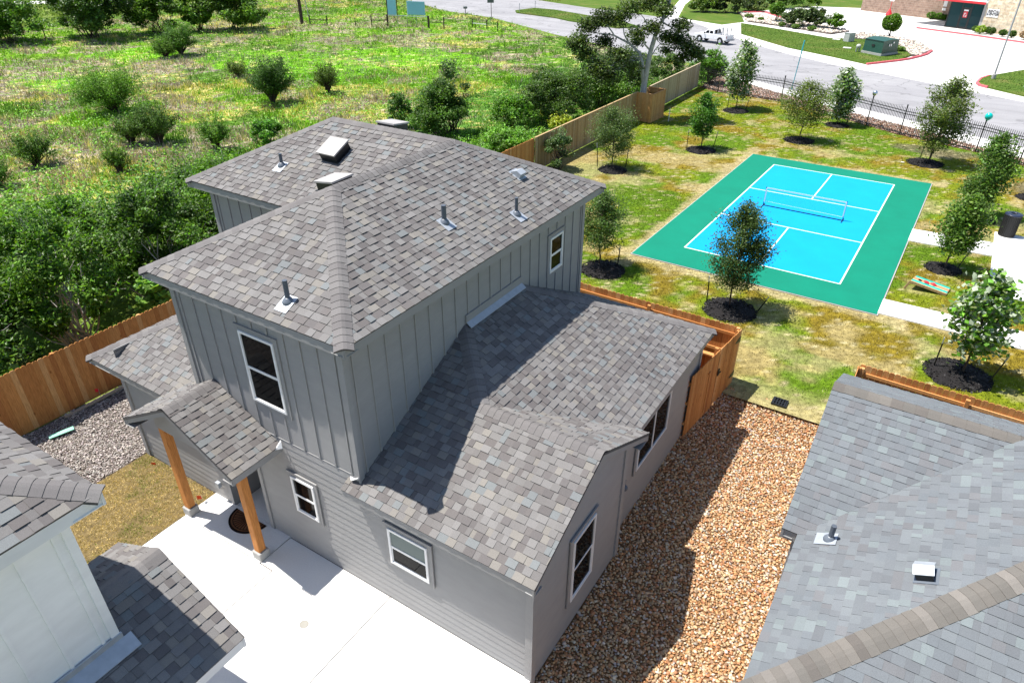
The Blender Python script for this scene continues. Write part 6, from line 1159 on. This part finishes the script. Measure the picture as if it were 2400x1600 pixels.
def rental():
    B = thing('rental_office', 'brick and cream stone rental office with glass entrance and red canopy', 'building', (-4.7, 109.0, 0)); o = np.array((-4.69, 109.04)); d = np.array((0.872, -0.489)); n = np.array((-0.489, -0.872))
    P = lambda s, t, z: (*(o+d*s+n*t), z)
    def uvbox(name, s0, s1, t0, t1, z0, z1, mt):
        V = [P(s, t, z) for z in (z0, z1) for t in (t0, t1) for s in (s0, s1)]; F = [(4, 5, 7, 6), (2, 3, 7, 6), (0, 2, 6, 4), (1, 0, 4, 5), (3, 1, 5, 7)]; m = MB(); m.add(V, F); ob = m.build(name, M[mt], B); me = ob.data; uv = me.uv_layers.new(name="UVMap"); off = world_of(ob)
        for lp in me.loops:
            c = me.vertices[lp.vertex_index].co+off; s = (c.x-o[0])*d[0]+(c.y-o[1])*d[1]; t = (c.x-o[0])*n[0]+(c.y-o[1])*n[1]; uv.data[lp.index].uv = (s+t, c.z)
        return ob
    uvbox('brick_wall', -17.2, 0.0, -12, -6.0, 0, 6.0, 'brick'); uvbox('stone_wall', 4.75, 22, -12, 0.55, 0, 6.0, 'cream'); uvbox('stone_wall', 4.3, 4.749, -4, 0.35, 0, 6.0, 'plinth')
    m = MB()
    for s in (-17.2, 21.8): m.obox(P(s+0.1, -5.95, 0.3), (*(d*0.05), 0), (*(n*0.05), 0), (0, 0, 0.3))
    # storefront
    m = MB(); bar = lambda s0, s1, z0, z1, t=0.06: m.prism([P(s0, 0, z0), P(s1, 0, z0), P(s1, 0, z1), P(s0, 0, z1)], (*(n*t), 0))
    for s in (0.0, 1.55, 2.75, 4.18): bar(s-0.06, s+0.06, 0.0, 3.0)
    bar(0.061, 1.489, 0, 0.12); bar(2.811, 4.119, 0, 0.12); bar(0.061, 4.119, 2.88, 2.999); bar(1.611, 2.689, 2.25, 2.36); m.prism([P(0, -0.06, 0), P(0, -6, 0), P(0, -6, 3), P(0, -0.06, 3)], (*(d*0.05), 0)); m.build('storefront_frame', M['black'], B)
    for s0, s1 in ((0.0, 1.55), (2.75, 4.18)): m = MB(); m.prism([P(s0+0.05, 0.02, 0.1), P(s1-0.05, 0.02, 0.1), P(s1-0.05, 0.02, 2.9), P(s0+0.05, 0.02, 2.9)], (*(n*0.012), 0)); m.build('window', M['teal_glass'], B)
    m = MB(); m.prism([P(1.62, 0.01, 0.05), P(2.68, 0.01, 0.05), P(2.68, 0.01, 2.24), P(1.62, 0.01, 2.24)], (*(n*0.03), 0)); dr = m.build('door', M['black'], B); m = MB(); m.prism([P(1.72, 0.042, 0.25), P(2.58, 0.042, 0.25), P(2.58, 0.042, 2.14), P(1.72, 0.042, 2.14)], (*(n*0.01), 0)); m.build('door_glass', M['teal_glass'], dr)
    m = MB(); m.prism([P(1.62, 0.02, 2.37), P(2.68, 0.02, 2.37), P(2.68, 0.02, 2.87), P(1.62, 0.02, 2.87)], (*(n*0.012), 0)); m.build('window', M['teal_glass'], B)
    m = MB(); m.prism([P(1.88, 0.07, 1.25), P(2.42, 0.07, 1.25), P(2.42, 0.07, 1.95), P(1.88, 0.07, 1.95)], (*(n*0.01), 0)); sg = m.build('door_sign', M['red'], dr)
    m = MB(); m.prism([P(1.98, 0.082, 1.36), P(2.06, 0.082, 1.36), P(2.06, 0.082, 1.70), P(2.24, 0.082, 1.70), P(2.24, 0.082, 1.78), P(1.98, 0.082, 1.78)], (*(n*0.004), 0)); m.prism([P(2.14, 0.082, 1.36), P(2.32, 0.082, 1.36), P(2.32, 0.082, 1.6), P(2.24, 0.082, 1.6), P(2.24, 0.082, 1.44), P(2.14, 0.082, 1.44)], (*(n*0.004), 0)); m.build('sign_mark', M['vinyl'], dr)
    m = MB(); m.prism([P(1.86, 0.07, 1.98), P(2.44, 0.07, 1.98), P(2.44, 0.07, 2.14), P(1.86, 0.07, 2.14)], (*(n*0.01), 0)); m.build('door_notice', M['vinyl'], dr)
    # canopy
    m = MB(); m.prism([P(-5.2, -5.98, 3.55), P(-5.2, 0.9, 3.05), P(-5.2, 0.9, 3.17), P(-5.2, -5.98, 3.67)], (*(d*9.9), 0)); m.build('canopy', M['white'], B); m = MB(); m.prism([P(-5.3, 0.905, 2.95), P(4.72, 0.905, 2.95), P(4.72, 0.905, 3.2), P(-5.3, 0.905, 3.2)], (*(n*0.06), 0)); m.prism([P(-5.3, -5.98, 3.46), P(-5.3, 0.9, 2.96), P(-5.3, 0.9, 3.2), P(-5.3, -5.98, 3.7)], (*(d*0.09), 0)); m.build('canopy_trim', M['red'], B)
    # hanging text sign on the stone wall
    m = MB(); m.prism([P(4.95, 0.56, 1.68), P(6.35, 0.56, 1.68), P(6.35, 0.56, 2.55), P(4.95, 0.56, 2.55)], (*(n*0.03), 0)); s_ = m.build('sign_plate', M['vinyl'], B); X3 = (*d, 0); 
    text_mesh('sign_text', "RENTAL\nCENTER", 0.36, P(5.72, 0.597, 2.18), X3, (0, 0, 1), 'black', s_); m = MB(); m.prism([P(4.99, 0.592, 1.92), P(5.13, 0.592, 1.84), P(5.13, 0.592, 2.0)], (*(n*0.004), 0)); m.build('sign_arrow', M['black'], s_)
    for s, z in ((-11.6, 1.75),):
        T = thing('parking_sign', 'white parking sign on a red post with conical red base before the brick wall', 'sign', P(-11.2, -4.3, 0)); q = np.array(P(-11.2, -4.3, 0)); m = MB(); m.lathe([(0.02, 0), (0.45, 0), (0.40, 0.15), (0.10, 0.75), (0.02, 0.8)], tuple(q), 18); m.build('base', M['red'], T); m = MB(); m.tube([q+(0, 0, 0.7), q+(0, 0, 2.5)], 0.04, 8); m.build('post', M['red'], T)
        m = MB(); c = q+np.array((*(n*0.06), 2.25)); m.obox(c, (*(d*0.34), 0), (*(n*0.012), 0), (0, 0, 0.48)); pl = m.build('plate', M['vinyl'], T); m = MB(); m.obox(c+np.array((*(n*0.016), 0.05)), (*(d*0.15), 0), (*(n*0.003), 0), (0, 0, 0.16)); m.build('symbol', M['signgrey'], pl)
    for z0, z1 in ((1.62, 2.5), (1.15, 1.45)): m = MB(); m.prism([P(-4.75, -5.97, z0), P(-4.25, -5.97, z0), P(-4.25, -5.97, z1), P(-4.75, -5.97, z1)], (*(n*0.02), 0)); m.build('wall_plate', M['vinyl'], B)
rental()
def ball(x, y, r, h, lb, n, base, z=0.1, leaf=0.11, stem=0.0, grp='clipped shrubs at the rental office', nm='clipped_shrub', cat='shrub'):
    T = thing(nm, lb, cat, (x, y, z), grp); d = RNG.normal(0, 1, (n, 3)); d /= np.linalg.norm(d, axis=1)[:, None]; P = d*(RNG.uniform(0.5, 1.04, (n, 1))**0.35)*np.array((r, r, h/2))*(1+0.10*np.sin(d[:, :1]*5+d[:, 1:2]*4))+np.array((x, y, z+stem+h/2)); P = P[P[:, 2] > z]
    m = MB()
    for i in range(4 if stem else 3): limb(m, (x+RNG.normal(0, 0.04), y+RNG.normal(0, 0.04), z-0.1), (x+RNG.normal(0, r*0.4), y+RNG.normal(0, r*0.4), z+stem+h*0.5), 0.045 if stem else 0.02, 0.012, 0.06, 5, 6)
    m.build('stem', M['darkbark'], T, True); leaves_obj('crown', P, RNG.uniform(0.6, 1.2, len(P))*leaf, green(len(P), base, 0.3), 'leaf', T, 0.5)
ball(-9.33, 95.3, 1.0, 1.75, 'round-headed small tree on the rock island behind the green cabinet', 4200, (0.06, 0.14, 0.018), 0.12, 0.13, 0.55, None, 'round_tree', 'tree')
ball(-23.66, 101.3, 0.95, 1.55, 'small round-headed tree at the left of the clipped hedge', 3000, (0.055, 0.13, 0.018), 0.11, 0.13, 0.75, None, 'round_tree', 'tree')
bush(-19.3, 98.0, 3.1, 1.35, 2.35, 'wide dark grey-green clipped hedge in the rock bed', 9000, 0.15, (0.045, 0.075, 0.04), 0.1, None, 'clipped_hedge', 'hedge', clumps=40, rough=0.8); bush(-15.6, 97.4, 1.0, 0.9, 1.8, 'bright green shrub at the right end of the clipped hedge', 2400, 0.14, (0.06, 0.14, 0.018), 0.1)
for x, y, rx, h, c, lb in ((-32.4, 108.5, 3.0, 2.8, (0.035, 0.06, 0.03), 'dark hedge at the top edge left of the parking lot'), (-35.5, 107.6, 2.4, 2.6, (0.05, 0.095, 0.025), 'green shrub at the top edge above the pickup truck'), (-29.6, 112.6, 2.2, 1.9, (0.09, 0.14, 0.07), 'pale blue-green shrub at the top edge'), (-27.2, 118.5, 3.0, 2.6, (0.05, 0.11, 0.025), 'green hedge at the top edge beside the round tree'), (-24.6, 122.3, 2.0, 2.2, (0.06, 0.14, 0.02), 'bright green shrub at the top edge right of the hedge')):
    bush(x, y, rx, 1.5, h, lb, 4200, 0.17, c, 0.1, 'shrubs along the far side of the parking lot', clumps=18)
for i, (x, y, r, lb, c) in enumerate(((-6.98, 116.6, 0.55, 'clipped ball shrub left of three before the brick wall', (0.05, 0.13, 0.02)), (-6.01, 116.5, 0.5, 'clipped ball shrub in the middle of three before the brick wall', (0.05, 0.13, 0.02)), (-5.38, 115.9, 0.42, 'clipped ball shrub at the right of three before the brick wall', (0.05, 0.13, 0.02)), (-1.2, 105.4, 0.42, 'dark ball shrub right beside the glass entrance', (0.035, 0.085, 0.02)), (-0.68, 104.2, 0.55, 'pale yellow-green ball shrub at the entrance corner', (0.14, 0.24, 0.03)),
    (0.0, 105.0, 0.42, 'dark ball shrub behind the yellow-green one', (0.035, 0.085, 0.02)), (0.45, 104.0, 0.45, 'dark ball shrub first on the stone wall', (0.035, 0.085, 0.02)), (1.6, 103.3, 0.42, 'dark ball shrub left of the lamp post', (0.035, 0.085, 0.02)), (2.5, 102.6, 0.45, 'dark ball shrub right of the lamp post', (0.035, 0.085, 0.02)), (3.8, 101.7, 0.6, 'dry purple-grey ball shrub at the right edge', (0.16, 0.12, 0.12)))): ball(x, y, r, r*1.5, lb, 700, c, 0.1, 0.10)
for x, y, r, lb in ((-27.6, 103.0, 0.6, 'low green tuft left in the pale rock bed'), (-25.6, 101.4, 0.4, 'small green tuft in the pale rock bed near the truck'), (-21.9, 97.6, 0.45, 'green tuft in front of the clipped hedge, leftmost'), (-20.0, 96.5, 0.5, 'green tuft in front of the clipped hedge, middle'), (-17.9, 95.6, 0.5, 'green tuft in front of the clipped hedge, rightmost'), (-6.9, 84.6, 0.45, 'spiky green tuft at the right of the green cabinet')): ball(x, y, r, r*0.9, lb, 420, (0.065, 0.13, 0.03), 0.11, 0.12, 0, 'low tufts in the rock beds', 'low_tuft', 'plant')

# ------------------------------------------------------------------ far edge of the field
def sign_frames():
    T = thing('utility_pole', 'dark wooden utility pole beyond the field', 'pole', (-73.7, 66.3, 0)); m = MB(); m.tube([(-73.7, 66.3, -0.2), (-73.85, 66.4, 9.0)], [0.22, 0.17], 10); m.build('pole', M['darkbark'], T); m = MB(); m.tube([(-72.9, 66.9, 0), (-73.6, 66.6, 8.0)], 0.05, 6); m.build('brace', M['steel'], T)
    T = thing('billboard', 'two pale blue boards on a dark pipe frame at the street side', 'billboard', (-61, 71.5, 0)); A, B = np.array((-63.3, 70.85)), np.array((-58.1, 72.25)); d = (B-A)/np.linalg.norm(B-A); n = np.array((d[1], -d[0]))
    for f, h in ((0.0, 3.6), (1.0, 1.35)): p = A+(B-A)*f; m = MB(); m.tube([(*p, -0.1), (*p, h)], 0.06, 8); m.build('post', M['darkbark'], T)
    p = A+d*1.35; m = MB(); m.tube([(*p, 1.2), (*p, 3.6)], 0.05, 8); m.build('post', M['darkbark'], T)
    m = MB(); m.beam((*(A+d*0.06), 1.22), (*(B-d*0.06), 1.22), 0.08); m.build('crossbar', M['scuff'], T)
    for f in (0.25, 0.48, 0.72): p = A+(B-A)*f; m = MB(); m.tube([(*p, 0), (*p, 1.2)], 0.025, 6); m.build('stay', M['steel'], T)
    m = MB(); p, q = A+d*0.12+n*0.05, A+d*1.28+n*0.05; m.prism([(*p, 1.3), (*q, 1.3), (*q, 3.5), (*p, 3.5)], (*(n*0.04), 0)); m.build('board', M['skyboard'], T)
    m = MB(); p, q = A+d*2.75+n*0.05, A+d*5.1+n*0.05; m.prism([(*p, 1.4), (*q, 1.4), (*q, 2.75), (*p, 2.75)], (*(n*0.04), 0)); m.prism([(*p, 2.751), (*q, 2.751), (*q, 2.88), (*p, 2.88)], (*(n*0.07), 0)); m.build('board', M['skyboard'], T)
    for f in (0.525, 0.97): p = A+d*(f*5.2); m = MB(); m.tube([(*p, 1.3), (*p, 2.9)], 0.04, 8); m.build('post', M['scuff'], T)
    for p, q, h, lb, mt in (((-65.0, 69.7), (-63.35, 70.75), 1.3, 'dark H-shaped fence brace left of the blue boards', 'darkbark'), ((-57.9, 72.2), (-55.75, 72.35), 1.35, 'dark H-shaped fence brace right of the blue boards', 'darkbark'), ((-53.9, 75.7), (-51.6, 75.5), 0.95, 'separate fence brace with a pale crossbar near the street', 'scuff'), ((-72.9, 66.9), (-70.6, 67.6), 1.0, 'dark fence brace right of the utility pole', 'darkbark')):
        T = thing('fence_brace', lb, 'fence', (*p, 0), 'fence braces at the field edge')
        for e in (p, q): m = MB(); m.tube([(*e, -0.1), (*e, h)], 0.07, 8); m.build('post', M['darkbark'], T)
        m = MB(); m.beam((*p, h*0.5), (*q, h*0.5), 0.07); m.build('crossbar', M[mt], T)
    for x, y, h, lb in ((-49.4, 74.5, 1.05, 'single dark fence post nearest the street bend'), (-66.9, 68.8, 0.9, 'thin fence post left of the leftmost brace'), (-76.6, 60.8, 1.0, 'thin fence post by the yellow-green far tree'), (-86.6, 41.3, 1.1, 'thin fence post between the two left far trees'), (-19.2, 59.8, 1.2, 'dark post behind the end of the weathered fence')):
        m = MB(); m.tube([(x, y, -0.1), (x, y, h)], [0.06, 0.05], 7); m.tube([(x, y, h), (x, y, h+0.02)], [0.05, 0.03], 7); tag(m.build('fence_post', M['darkbark']), lb, 'post', 'single posts at the field edge')
    T = thing('road_sign', 'small grey road sign seen from behind beside the street', 'sign', (-56.7, 84.1, 0)); m = MB(); m.tube([(-56.7, 84.1, -0.1), (-56.75, 84.1, 2.2)], 0.04, 6); m.build('post', M['darkbark'], T); m = MB(); m.obox((-56.75, 84.0, 2.3), (0.37, 0.23, 0), (0.01, -0.016, 0), (0, 0, 0.40)); m.build('plate', M['signgrey'], T); m = MB(); m.obox((-56.73, 83.97, 2.3), (0.37, 0.23, 0), (0.004, -0.006, 0), (0, 0, 0.02)); m.build('brace', M['steel'], T)
    T = thing('mailbox', 'dark small box on a post at the far street edge', 'mailbox', (-63.1, 87.0, 0)); m = MB(); m.tube([(-63.1, 87.0, -0.1), (-63.1, 87.0, 0.6)], 0.05, 6); m.build('post', M['darkbark'], T); m = MB(); m.tube([(-63.25, 86.8, 0.72), (-62.95, 87.2, 0.72)], 0.16, 10); m.build('box', M['signgrey'], T)
    for x, y, h, lb in ((-56.83, 91.4, 1.25, 'thin road delineator at the tip of the grass median'), (-58.1, 97.9, 1.0, 'thin road delineator at the far side of the median'), (-62.9, 108.2, 1.2, 'thin road delineator beyond the median')):
        T = thing('delineator', lb, 'marker post', (x, y, 0), 'road delineators'); m = MB(); m.tube([(x, y, 0), (x, y, h)], 0.035, 6); m.build('rod', M['steel'], T); m = MB(); m.box(x-0.05, x+0.05, y-0.02, y+0.02, h-0.2, h); m.build('reflector', M['grey'], T)
sign_frames()
